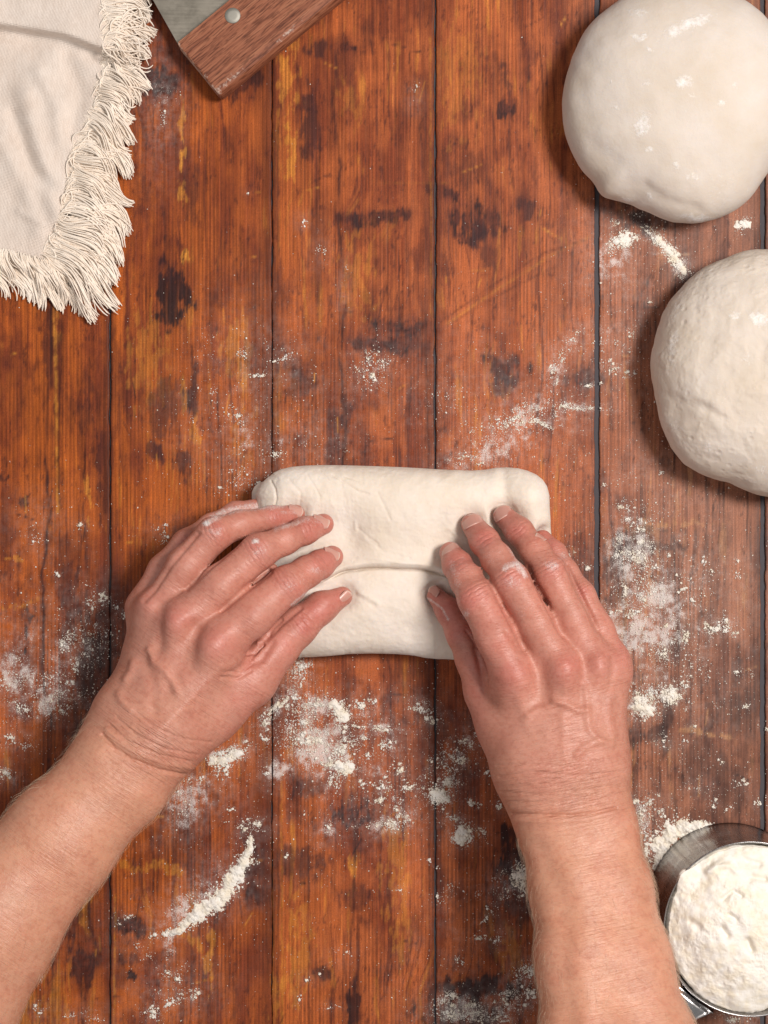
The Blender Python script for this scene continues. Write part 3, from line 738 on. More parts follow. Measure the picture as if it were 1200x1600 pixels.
def make_arm(side, fingers, thumb, meta, forearm, sculpt, bounds, parent, axis, fing_parts, webs):
    fcs = [chain(f) for f in fingers]; tc = chain(thumb); mcs = [chain(m) for m in meta]; fa = [chain(f) for f in forearm]
    def finger_sdf(p):
        d = None
        for c in fcs + [tc]:
            e = chain_sdf(p, c, .0035)
            d = e if d is None else smin(d, e, .0032)
        return d
    webc = [chain(q)[0] for q in webs]
    def fn(p):
        m = None
        for c in mcs:
            e = chain_sdf(p, c, .008)
            m = e if m is None else smin(m, e, .016)
        f = None
        for c in fa:
            e = chain_sdf(p, c, .010)
            f = e if f is None else smin(f, e, .015)
        m = smin(m, f, .018)
        fs = finger_sdf(p)
        for c in webc: fs = smin(fs, cone(p, *c), .003)
        return smin(m, fs, .0105)
    V, F = build_sdf(fn, *bounds, .0017, 2)
    D = np.stack([chain_sdf(V, c, .003) for c in fcs + [tc]]); D.sort(0)
    cm = np.exp(-(np.maximum(D[1], 0) / .0022) ** 2) * sstep(.0062, .0035, D[0])
    for _ in range(5):
        Vr = relax(V, F, 1, .6); V = V * (1 - cm[:, None]) + Vr * cm[:, None]
    N = vnormals(V, F)
    px, py = to_px(V)
    up = sstep(.0, .35, N[:, 2])
    disp = np.zeros(len(V)); red = np.zeros(len(V)); fl = np.zeros(len(V)); wr = np.zeros(len(V)); pale = np.zeros(len(V))
    # finger joint creases
    for fi, (f, parts) in enumerate(zip(list(fingers) + [thumb], fing_parts)):
        seg = chain_sdf(V, (fcs + [tc])[fi], .003)
        others = [chain_sdf(V, c, .003) for k, c in enumerate(fcs + [tc]) if k != fi]
        own = sstep(-.0003, .0014, np.min(others, 0) - seg)
        for (jx, jy, dx, dy, rad, n, k) in parts:
            L = math.hypot(dx, dy); ux, uy = dx / L, dy / L
            s = (px - jx) * ux + (py - jy) * uy; t = -(px - jx) * uy + (py - jy) * ux
            rr = rad
            reg = np.exp(-(s / (rr * .62)) ** 2 - (t / (rr * .85)) ** 2) * own
            disp += reg * .0007 * k * up
            bow = s + np.sign(s) * 0 + .0 * t
            curve = s * (1 + .25 * (t / rr) ** 2) + (vnoise(t / 6, s * 0 + fi, 3) - .5) * 2.2
            wl = rr * 1.15 / n
            wave = np.cos(curve / wl * 2 * math.pi)
            disp -= reg * sstep(.2, 1, wave) * .00050 * k * up
            red += reg * .75
        xs = np.array(f); tipx, tipy, tz, tr = xs[-1]
        red += np.exp(-(((px - tipx) ** 2 + (py - tipy) ** 2) / (34.0 ** 2))) * own * .6
        mx, my = xs[len(xs) // 2][:2]
        red += own * sstep(.006, .0, seg) * .30
    for kind, arg, wd, amt in sculpt:
        if kind == 'line': m = stroke(px, py, arg, wd)
        else: m = dab(px, py, arg[0], arg[1], wd[0], wd[1], arg[2] if len(arg) > 2 else 0)
        disp += m * amt * .00125 * up
    N2 = N
    V = V + N2 * disp[:, None]
    low = (fbm(px / 46, py / 46, 7, 3) - .5)
    V = V + N * (low * .0008 * up)[:, None]
    # colour
    ax0, ax1 = np.array(axis[0]), np.array(axis[1])
    dirv = (ax1 - ax0) / np.linalg.norm(ax1 - ax0)
    su = (px - ax0[0]) * dirv[0] + (py - ax0[1]) * dirv[1]
    sv = -(px - ax0[0]) * dirv[1] + (py - ax0[1]) * dirv[0]
    bend = 0.0011 * sv * sv * .35
    return V, F, N, px, py, red, su, sv, bend

def finish_arm(name, res, parent, redspots, flour, wrink, label, wrist_su):
    V, F, N, px, py, red, su, sv, bend = res
    for x, y, rx, ry, k in redspots: red = red + dab(px, py, x, y, rx, ry) * k
    fl = np.zeros(len(V))
    for kind, arg, wd, amt in flour:
        m = stroke(px, py, arg, wd) if kind == 'line' else dab(px, py, arg[0], arg[1], wd[0], wd[1], arg[2] if len(arg) > 2 else 0)
        fl = np.maximum(fl, m * amt)
    wr = np.zeros(len(V)) + .26
    for x, y, rx, ry, a, k in wrink: wr = np.maximum(wr, dab(px, py, x, y, rx, ry, a) * k)
    tan = np.array([.59, .292, .188]); pink = np.array([.555, .258, .190]); redc = np.array([.52, .165, .138])
    t = sstep(-130, 130, su - wrist_su + (fbm(px / 50, py / 50, 23, 3) - .5) * 120)[:, None]
    c = pink * (1 - t) + tan * t
    mot = fbm(px / 28, py / 28, 19, 4, .6)
    r = np.clip(red * (.6 + .8 * mot), 0, 1.1)[:, None]
    c = c * (1 - r * .66) + redc * r * .66
    mot2 = sstep(.45, .7, fbm(px / 60, py / 60, 29, 4, .6))[:, None] * .16
    c = c * (1 - mot2) + np.array([.54, .215, .15]) * mot2
    c = c * (.90 + .20 * mot[:, None])
    # pores and a few freckles
    fk = sstep(.80, .86, vnoise(px / 7, py / 7, 77) * .6 + .4 * vnoise(px / 60, py / 60, 78)) * .25
    c = c * (1 - fk[:, None] * np.array([.25, .4, .45]))
    uu = (su + bend) * S; vv = sv * S
    return mesh_obj(name, V, F, M_SKIN, parent, attrs={'Col': c, 'flour': fl, 'su': uu, 'sv': vv, 'wrinkle': wr})

def make_nail(parent, V, F, N, cx, cy, dx, dy, length, width, tilt=.35, side=0.0, lift=.00035):
    """nail laid on the finger mesh near photo point (cx,cy); (dx,dy) points to the fingertip"""
    L = math.hypot(dx, dy); d = np.array([dx / L, -dy / L, 0]); s = np.array([-d[1], d[0], 0])
    px, py = to_px(V)
    near = (np.hypot(px - cx, py - cy) < 45) & (N[:, 2] > -.2)
    Vn = V[near]; Nn = N[near]
    i = np.argmax(-np.hypot(px[near] - cx, py[near] - cy) + Vn[:, 2] * 0)
    c = Vn[i]; nrm = Nn[np.argsort(np.linalg.norm(Vn - c, axis=1))[:60]].mean(0); nrm /= np.linalg.norm(nrm)
    if side: nrm = nrm + s * side; nrm /= np.linalg.norm(nrm)
    a = d - nrm * (d @ nrm); a /= np.linalg.norm(a); b = np.cross(nrm, a)
    nu, nv = 18, 15
    l = length * S; wd = width * S
    P0 = []; U = []
    rad = wd * .62
    for iu in range(nu):
        u = iu / (nu - 1)
        for iv in range(nv):
            v = iv / (nv - 1) * 2 - 1
            # rounded base and tip
            wu = wd / 2 * (1 - .30 * max(0, (.22 - u) / .22) ** 2 - .16 * max(0, (u - .75) / .25) ** 2)
            uu = u + (.10 * (v * v) if u < .5 else -.12 * (v * v)) * (abs(u - .5) * 2)
            y = v * wu
            zc = math.sqrt(max(rad ** 2 - y * y, 0)) - rad
            x = (uu - .5) * l
            zt = -tilt * .5 * (max(uu - .3, 0) ** 2) * l * .5
            P0.append(c + a * x + b * y + nrm * (zc + zt + lift))
            U.append(u)
    P0 = np.array(P0)
    under = P0 - nrm * .0006
    Fq = grid_faces(nu, nv)
    n = len(P0)
    faces = [list(f) for f in Fq] + [[n + q for q in f[::-1]] for f in Fq]
    ring = [i * nv for i in range(nu)] + [(nu - 1) * nv + j for j in range(1, nv)] + [i * nv + nv - 1 for i in range(nu - 2, -1, -1)] + [j for j in range(nv - 2, 0, -1)]
    for q in range(len(ring)):
        a1, b1 = ring[q], ring[(q + 1) % len(ring)]
        faces.append([a1, a1 + n, b1 + n, b1])
    return mesh_obj('fingernail', np.concatenate([P0, under]), faces, M_NAIL, parent, attrs={'u': np.array(U + U)})

def joint(x, y, dx, dy, r, n=4, k=1.0): return (x, y, dx, dy, r, n, k)

person = thing('person', tuple(P(560, 1250, 0)), 'person pressing the folded dough with both bare floury hands, only hands and forearms in view', 'person')

# ---- left hand of the picture
L_f = [  # little, ring, middle, index
 [(226, 947, .043, 27), (257, 892, .044, 25), (292, 850, .044, 22), (330, 822, .036, 18), (368, 802, .028, 17), (402, 793, .020, 14)],
 [(243, 957, .057, 28), (290, 884, .062, 28.5), (334, 835, .064, 26), (375, 819, .057, 20.5), (425, 810, .045, 18.5), (462, 803, .037, 14.5)],
 [(282, 972, .067, 31), (345, 914, .070, 31), (404, 862, .066, 27), (445, 844, .058, 21.5), (477, 829, .048, 20.5), (505, 819, .040, 16.5)],
 [(336, 1006, .069, 36), (393, 960, .070, 34.5), (448, 914, .063, 29), (480, 893, .055, 23.5), (500, 882, .047, 21.5), (519, 870, .040, 17.5)]]
L_t = [(330, 1110, .056, 44), (390, 1062, .054, 42), (433, 1010, .048, 34), (464, 980, .044, 30), (502, 949, .038, 24), (535, 932, .033, 15.5)]
L_m = [[(213, 1130, .050, 44), (236, 962, .042, 27)], [(222, 1125, .058, 44), (248, 967, .055, 30)], [(245, 1120, .065, 46), (284, 985, .064, 34)],
       [(267, 1120, .068, 48), (338, 1022, .069, 38)], [(275, 1140, .060, 50), (330, 1110, .052, 44)]]
L_a = [[(196, 1125, .062, 52), (170, 1187, .066, 54), (80, 1290, .074, 60), (-25, 1420, .080, 84), (-130, 1570, .088, 100), (-260, 1760, .095, 110)],
       [(262, 1142, .060, 50), (207, 1226, .064, 53), (112, 1335, .072, 58), (20, 1470, .080, 60), (-62, 1625, .088, 72), (-140, 1840, .095, 96)]]
L_s = [('line', [(292, 921), (330, 884), (372, 848)], 4, -1.0), ('line', [(345, 955), (385, 920), (422, 893)], 4, -.9), ('line', [(411, 1007), (440, 975), (470, 950)], 4, -.8), ('line', [(230, 940), (265, 885), (308, 834)], 4.5, -.8), ('dab', (334, 1006, -40), (36, 28), 3.4), ('dab', (276, 970, -50), (27, 22), 3.2), ('dab', (232, 945, -55), (16, 20), 2.0), ('line', [(308, 985), (285, 1030), (262, 1080)], 15, -1.2),
 ('line', [(304, 985), (300, 1040)], 15, -1.6), ('line', [(252, 955), (248, 1010)], 11, -1.4), ('line', [(345, 1040), (300, 1090), (250, 1140)], 8, .5),
 ('line', [(234, 1015), (240, 1035), (258, 1048), (270, 1066), (276, 1080)], 6, 1.1), ('line', [(196, 1062), (204, 1050), (208, 1036)], 6.5, 1.1), ('line', [(186, 1085), (190, 1096), (204, 1108)], 6.5, .9), ('line', [(225, 1030), (240, 1070), (240, 1110)], 9, -.7),
 ('line', [(386, 1022), (400, 1018), (410, 1006)], 3, -.9), ('line', [(392, 1030), (412, 1002), (420, 990)], 3, -.7), ('line', [(345, 1058), (372, 1060), (392, 1048)], 2.6, -.7), ('line', [(352, 1050), (378, 1052), (395, 1036)], 2, -.5),
 ('line', [(404, 1005), (413, 1003)], 3, .8), ('line', [(420, 992), (428, 980), (440, 968)], 2.5, -.6),
 ('line', [(160, 1148), (180, 1170), (210, 1188), (250, 1204), (292, 1212)], 3.0, -1.0), ('line', [(166, 1140), (190, 1162), (220, 1180), (260, 1194), (300, 1200)], 4, .5),
 ('line', [(182, 1120), (215, 1150), (262, 1172), (310, 1180)], 2.4, -.35), ('line', [(200, 1100), (240, 1136), (290, 1156), (330, 1160)], 2.2, -.3), ('line', [(172, 1132), (200, 1158), (250, 1180), (300, 1190)], 1.8, -.35),
 ('dab', (150, 1175, 40), (26, 18), 1.2), ('line', [(470, 962), (490, 985)], 2.5, -.45), ('line', [(476, 956), (494, 975)], 2.0, -.35),
 ('dab', (300, 1140, -40), (70, 26), -.8), ('line', [(360, 1052), (410, 1030), (425, 1005)], 6, -.8)]
L_parts = [[joint(292, 850, 1, -.8, 20, 4, .6)],
 [joint(334, 827, 1, -.4, 24, 4), joint(428, 806, 1, -.2, 17, 3, .6)],
 [joint(402, 858, 1, -.65, 26, 4), joint(478, 826, 1, -.4, 18, 3, .6)],
 [joint(450, 910, 1, -.75, 28, 4.5), joint(499, 880, 1, -.7, 20, 3, .6)],
 [joint(474, 978, 1, -.9, 24, 4, .8)]]
bl = (list(P(-330, 2000, .13)[:2] * 1.0 + np.array([-.02, .02])) + [-.001])
resL = make_arm('L', L_f, L_t, L_m, L_a, L_s, ((-.27, -.34, .004), (.0, .015, .120)), person, ((300, 1060), (120, 1330)), L_parts, [[(372, 930, .062, 9), (425, 889, .056, 9)]])
armL = finish_arm('arm', resL, person,
 [(336, 1005, 26, 24, .7), (276, 968, 26, 22, .6), (236, 944, 18, 20, .4), (500, 950, 30, 26, .7), (440, 1000, 30, 40, .35), (392, 1035, 24, 24, .3), (300, 1180, 60, 16, .2)],
 [('dab', (450, 915), (26, 16), .55), ('dab', (405, 862), (22, 16), .6), ('dab', (335, 830), (22, 14), .7), ('dab', (500, 815), (24, 10), .55), ('dab', (340, 1000), (30, 26), .25), ('line', [(322, 818), (350, 800), (390, 792), (440, 790)], 9, .85), ('dab', (323, 818), (8, 6), 1.4), ('line', [(430, 826), (460, 818), (482, 812)], 7, .75), ('dab', (399, 846), (7, 5), 1.4), ('dab', (492, 892), (16, 10), .65), ('dab', (470, 905), (20, 20), .5), ('dab', (450, 800), (40, 6), .6), ('line', [(455, 945), (480, 925), (500, 915)], 3, .9)],
 [(235, 1170, 90, 55, 25, 1.0), (300, 1090, 90, 60, 0, .55), (205, 1100, 40, 50, 0, .5)], None, 120)
V_, F_, N_ = resL[0], resL[1], resL[2]
for a in [(463, 795, 1, -.15, 24, 22), (503, 811, 1, -.25, 27, 26), (519, 861, 1, -.45, 27, 27), (541, 936, 1, -.45, 24, 20, .35, -.5)]:
    make_nail(armL, V_, F_, N_, *a)

# ---- right hand of the picture
R_f = [
 [(955, 1040, .056, 28), (934, 985, .054, 25), (908, 930, .050, 21), (884, 893, .043, 18), (866, 864, .036, 17.5), (848, 842, .029, 14)],
 [(928, 1040, .064, 30), (893, 965, .066, 26), (861, 897, .062, 26), (835, 860, .054, 22), (811, 830, .045, 21), (787, 806, .036, 16.5)],
 [(877, 1052, .069, 32), (838, 975, .072, 27.5), (799, 907, .067, 27.5), (776, 872, .058, 23), (757, 846, .048, 22), (738, 819, .038, 17.5)],
 [(806, 1060, .068, 35), (775, 995, .072, 31), (746, 936, .067, 29.5), (728, 905, .058, 24.5), (715, 884, .048, 22.5), (704, 864, .039, 17.5)]]
R_t = [(790, 1130, .050, 44), (762, 1080, .046, 36), (740, 1030, .042, 27), (722, 990, .040, 24), (702, 955, .036, 20), (681, 931, .031, 14)]
R_m = [[(922, 1180, .056, 48), (947, 1060, .058, 32)], [(905, 1180, .062, 50), (922, 1060, .062, 36)], [(870, 1185, .064, 50), (876, 1065, .066, 38)],
       [(845, 1190, .062, 52), (812, 1075, .062, 42)], [(840, 1200, .056, 54), (800, 1130, .048, 46)]]
R_a = [[(838, 1200, .062, 56), (866, 1290, .070, 54), (888, 1390, .080, 56), (904, 1500, .092, 62), (920, 1640, .104, 74), (950, 1850, .118, 84)],
       [(914, 1195, .062, 56), (934, 1290, .068, 55), (956, 1390, .076, 58), (980, 1500, .086, 64), (1012, 1640, .096, 76), (1060, 1850, .110, 86)]]
R_s = [('dab', (803, 1056, 0), (26, 28), 3.0), ('dab', (882, 1046, 0), (24, 26), 3.8), ('dab', (936, 1038, 0), (18, 24), 2.8), ('dab', (972, 1030, 0), (12, 24), 1.6),
 ('line', [(843, 1040), (846, 1090)], 17, -1.4), ('line', [(911, 1035), (912, 1090)], 12, -1.2), ('line', [(955, 1030), (956, 1075)], 7, -.8),
 ('line', [(826, 1118), (840, 1109), (860, 1104), (872, 1098)], 6, 1.0), ('line', [(866, 1094), (885, 1100), (902, 1110), (914, 1110)], 6.5, 1.2), ('line', [(915, 1070), (918, 1110), (920, 1140), (936, 1158)], 6, .8), ('line', [(902, 1180), (916, 1166), (934, 1158), (954, 1162)], 7, 1.2),
 ('line', [(960, 1060), (950, 1110), (958, 1150)], 6, .5), ('line', [(884, 1075), (880, 1120), (882, 1180)], 8, .5), ('line', [(812, 1090), (826, 1140)], 8, .4),
 ('line', [(800, 1272), (840, 1273), (890, 1274), (930, 1270), (962, 1262)], 2.6, -1.0), ('line', [(798, 1262), (850, 1264), (920, 1262)], 4.0, .4), ('line', [(800, 1282), (850, 1284), (920, 1282)], 4.0, .4),
 ('line', [(784, 1238), (840, 1240), (900, 1236), (970, 1226)], 2.2, -.35), ('line', [(780, 1214), (830, 1206), (900, 1212), (975, 1206)], 2.6, -.45), ('line', [(776, 1196), (830, 1194), (890, 1198)], 2.2, -.3), ('line', [(790, 1252), (850, 1254), (930, 1250)], 1.8, -.3),
 ('line', [(845, 1330), (872, 1390), (884, 1450), (880, 1500), (890, 1600)], 18, -.9), ('line', [(763, 903), (790, 955), (819, 1014)], 4.0, -.9), ('line', [(826, 888), (850, 935), (878, 992)], 4.0, -.9), ('line', [(886, 884), (908, 930), (934, 985)], 4.0, -.8), ('dab', (925, 1420, 70), (60, 26), .8), ('line', [(742, 1010), (750, 1040), (754, 1080)], 5, -1.0), ('line', [(728, 986), (738, 1000), (748, 1012)], 2.5, -.5),
 ('line', [(790, 985), (812, 1015), (820, 1020)], 5, -.5), ('dab', (990, 1300, 80), (40, 12), .7)]
R_parts = [[joint(909, 926, -1, -1.6, 19, 4, .8)],
 [joint(860, 893, -1, -1.8, 25, 4), joint(811, 830, -1, -1.2, 18, 3, .6)],
 [joint(797, 905, -1, -1.5, 26, 4), joint(757, 846, -1, -1.6, 19, 3, .6)],
 [joint(745, 930, -1, -1.8, 28, 4.5), joint(714, 884, -1, -2, 20, 3, .6)],
 [joint(724, 990, -1, -1.6, 22, 4, .6)]]
resR = make_arm('R', R_f, R_t, R_m, R_a, R_s, ((.02, -.34, .006), (.200, .006, .145)), person, ((860, 1100), (935, 1450)), R_parts, [[(850, 930, .062, 8), (828, 888, .056, 8)]])
armR = finish_arm('arm', resR, person,
 [(803, 1056, 26, 30, .6), (884, 1046, 26, 26, .7), (936, 1038, 20, 24, .5), (970, 1030, 14, 26, .5), (700, 960, 30, 40, .5), (780, 985, 30, 50, .3), (745, 1060, 16, 60, .5), (850, 1210, 60, 14, .2)],
 [('line', [(706, 880), (716, 912)], 8, .6), ('line', [(793, 845), (806, 870), (820, 900)], 7, .85), ('line', [(790, 888), (806, 880), (820, 898)], 8, 1.0), ('dab', (800, 910), (20, 16), .7), ('dab', (862, 884), (16, 12), .85), ('dab', (728, 960), (10, 14), .75), ('dab', (726, 885), (24, 30), .45), ('line', [(775, 815), (790, 830), (800, 850)], 8, .6), ('dab', (770, 870), (30, 30), .45), ('dab', (712, 850), (12, 10), .7), ('line', [(668, 935), (690, 950), (700, 968)], 3, .9), ('dab', (880, 870), (14, 18), .6), ('dab', (810, 960), (18, 18), .45)],
 [(880, 1235, 110, 70, 0, 1.0), (880, 1140, 90, 70, 0, .5)], None, 150)
V_, F_, N_ = resR[0], resR[1], resR[2]
for a in [(702, 856, -.35, -1, 25, 28), (736, 812, -.45, -1, 26, 31), (783, 800, -.6, -1, 25, 29), (846, 838, -.6, -1, 18, 22), (676, 926, -1, -.7, 20, 20, .35, .5)]:
    make_nail(armR, V_, F_, N_, *a)

def arm_hair(arm, res, wrist, dirpx, n, seed):
    V, F, N, px, py, red, su, sv, bend = res
    rg = np.random.default_rng(seed)
    cand = np.nonzero((su > wrist) & (N[:, 2] > -.1) & (py < 1640) & (px > -40))[0]
    wgt = .03 + (1 - N[cand, 2]) ** 3; wgt /= wgt.sum()
    idx = rg.choice(cand, n, p=wgt)
    p0 = V[idx]; nn = N[idx]
    a0 = math.atan2(-dirpx[1], dirpx[0])
    a = a0 + rg.normal(0, .45, n)
    d = np.stack([np.cos(a), np.sin(a), np.zeros(n)], 1)
    d = d - nn * (d * nn).sum(1, keepdims=True) * .9; d /= np.linalg.norm(d, axis=1, keepdims=True)
    L = rg.uniform(.003, .009, n)[:, None]
    t = np.linspace(0, 1, 6)
    path = p0[:, None] + d[:, None] * (L[:, None] * t[None, :, None]) + nn[:, None] * (L[:, None] * (.42 * t - .30 * t * t)[None, :, None])
    rad = np.broadcast_to(.00005 * (1 - .75 * t), (n, 6))
    Vh_, Fh_ = tubes(path, rad, 3)
    m = NT('arm_hair').set(color=(.62, .44, .31, 1), rough=.4)
    o = mesh_obj('arm_hair', Vh_, Fh_, m, arm); o['kind'] = 'stuff'
arm_hair(armR, resR, 190, (.35, .95), 1100, 5)
arm_hair(armL, resL, 130, (-.75, .65), 500, 6)

# ------------------------------------------------------------------ folded dough under the hands
OUT = np.array([(401, 777), (407, 759), (424, 742), (446, 731), (490, 727), (560, 728), (640, 731), (700, 735), (748, 736), (782, 730), (815, 733), (842, 745), (855, 765), (856, 800), (860, 835),
                (866, 880), (862, 940), (850, 990), (822, 1022), (770, 1032), (718, 1030), (670, 1029), (640, 1022), (560, 1020), (500, 1026), (455, 1027), (420, 1012), (402, 970), (398, 900), (404, 830)], float)
def smooth_poly(pts, it=2):
    for _ in range(it):
        n = np.roll(pts, -1, 0)
        pts = np.stack([pts * .75 + n * .25, pts * .25 + n * .75], 1).reshape(-1, 2)
    return pts
OUTM = smooth_poly(OUT, 1)
ze = .011
OUTM = np.stack([(OUTM[:, 0] - 600), (800 - OUTM[:, 1])], 1) * S * (1 - ze / H)
def poly_sd(x, y, poly):
    d = np.full(x.shape, 1e9); inside = np.zeros(x.shape, bool)
    for i in range(len(poly)):
        x0, y0 = poly[i]; x1, y1 = poly[(i + 1) % len(poly)]
        vx, vy = x1 - x0, y1 - y0
        t = np.clip(((x - x0) * vx + (y - y0) * vy) / (vx * vx + vy * vy), 0, 1)
        d = np.minimum(d, (x - x0 - t * vx) ** 2 + (y - y0 - t * vy) ** 2)
        c = ((y0 > y) != (y1 > y)) & (x < (x1 - x0) * (y - y0) / (y1 - y0 + 1e-15) + x0)
        inside ^= c
    return np.sqrt(d) * np.where(inside, -1, 1)
press = []
for f in L_f[1:] + [L_t]: press += chain([(x, y, z, r) for x, y, z, r in f[-3:]])
for f in R_f + [R_t]: press += chain([(x, y, z, r) for x, y, z, r in f[-3:]])
def seam_y(px):
    return np.interp(px, np.linspace(400, 850, 91), np.convolve(np.pad(np.interp(np.linspace(400, 850, 91), [400, 500, 522, 536, 560, 590, 640, 665, 683, 705, 850], [930, 912, 901, 893, 890, 888.5, 889, 892, 896, 903, 915]), 2, 'edge'), np.ones(5) / 5, 'valid')) + (vnoise(px / 45, px * 0, 5) - .5) * 3
def dough_height(px, py):
    h = .0325 + .0035 * np.exp(-((py - 800) / 70) ** 2) - .007 * sstep(930, 1030, py)
    h = h + .0025 * dab(px, py, 640, 790, 110, 40) - .0060 * dab(px, py, 545, 838, 30, 46) - .0025 * dab(px, py, 690, 830, 26, 40) - .0014 * np.exp(-((px - 786) / 9) ** 2) * sstep(840, 800, py) + .001 * dab(px, py, 590, 960, 90, 30)
    h = h - .004 * sstep(470, 400, px) + .0036 * dab(px, py, 830, 775, 22, 34)
    # the upper flap ends in a rolled lip, the lower one tucks under it
    seam = seam_y(px)
    d = py - seam
    lip = np.where(d < 0, .0020 * np.exp(-((d + 12) / 12) ** 2) - .0016 * np.exp(-(d / 9) ** 2), -.0016 * np.exp(-(d / 12) ** 2) - .0016 * sstep(0, 6, d) * np.exp(-d / 22))
    return h + lip
def dough_sdf(p):
    px, py = to_px(p)
    d2 = poly_sd(p[:, 0], p[:, 1], OUTM)
    r = .0125
    hh = dough_height(px, py)
    zc = hh / 2
    qx = d2 + r; qz = np.abs(p[:, 2] - zc) - (hh / 2 - r)
    d = np.sqrt(np.maximum(qx, 0) ** 2 + np.maximum(qz, 0) ** 2) + np.minimum(np.maximum(qx, qz), 0) - r
    pr = None
    for c in press:
        e = cone(p, c[0], c[1], c[2] + .0002, c[3] + .0002)
        pr = e if pr is None else np.minimum(pr, e)
    # rolled end at the top left
    c0 = P(412, 776, .012)
    e = np.sqrt((((p - c0) / np.array([.85, 1.05, .9])) ** 2).sum(1)) - .0075
    d = smin(d, e, .0012)
    return smax(d, -pr, .009)
Vd, Fd = build_sdf(dough_sdf, (-.080, -.092, -.002), (.104, .035, .044), .0018, 2)
Nd = vnormals(Vd, Fd); px, py = to_px(Vd); up = sstep(0, .3, Nd[:, 2])
dd = (fbm(px / 40, py / 30, 201, 4, .55) - .5) * .0016
nr = fbm(px / 7, py / 26, 205, 3, .6) - .5
dd += nr * .0006 * dab(px, py, 510, 780, 60, 50)
dd += (fbm(px / 5, py / 5, 207, 3, .6) - .5) * .00025
for pts, wd, k in [([(520, 742), (545, 758), (560, 768), (575, 772)], 2.2, -.6), ([(424, 752), (430, 764), (432, 778), (429, 792)], 1.8, -.9), ([(438, 748), (442, 770), (442, 795)], 5, .4), ([(556, 930), (570, 938), (584, 945)], 4, -.5), ([(562, 926), (576, 932), (590, 943)], 4, .5),
                   ([(590, 770), (600, 790), (610, 812)], 2.2, -.3), ([(575, 842), (600, 862), (640, 872)], 2.4, -.3), ([(560, 826), (590, 850)], 2.0, -.3), ([(790, 738), (788, 765), (800, 800)], 9, -.5), ([(500, 735), (515, 752), (535, 760)], 2.0, -.4), ([(560, 870), (620, 878), (660, 882)], 2.2, .3), ([(690, 905), (670, 915), (660, 925)], 4, -.5), ([(555, 815), (556, 826)], 3, .5), ([(452, 750), (470, 770), (468, 790)], 2.0, -.4), ([(480, 742), (492, 760), (500, 776)], 1.8, -.35), ([(540, 745), (560, 752)], 1.8, -.4)]:
    dd += stroke(px, py, pts, wd) * k * .001
Vd = Vd + Nd * (dd * up)[:, None]
ds = py - seam_y(px)
Vd[:, 2] -= up * .0040 * np.where(ds < 0, np.exp(-(ds / 1.5) ** 2), np.exp(-(ds / 2.7) ** 2)) * (.55 + .45 * sstep(720, 660, px)) * sstep(500, 535, px)
Vd[:, 2] += up * .0010 * np.exp(-((ds + 7) / 4.5) ** 2)
loc = P(625, 880, 0)
dough = mesh_obj('folded_dough', Vd, Fd, M_DOUGH, attrs={'flour': .25 * dab(px, py, 560, 1010, 200, 16) + .1}, loc=tuple(loc))
tag(dough, 'pale folded dough rectangle with a pressed seam, held between the two hands', 'dough')

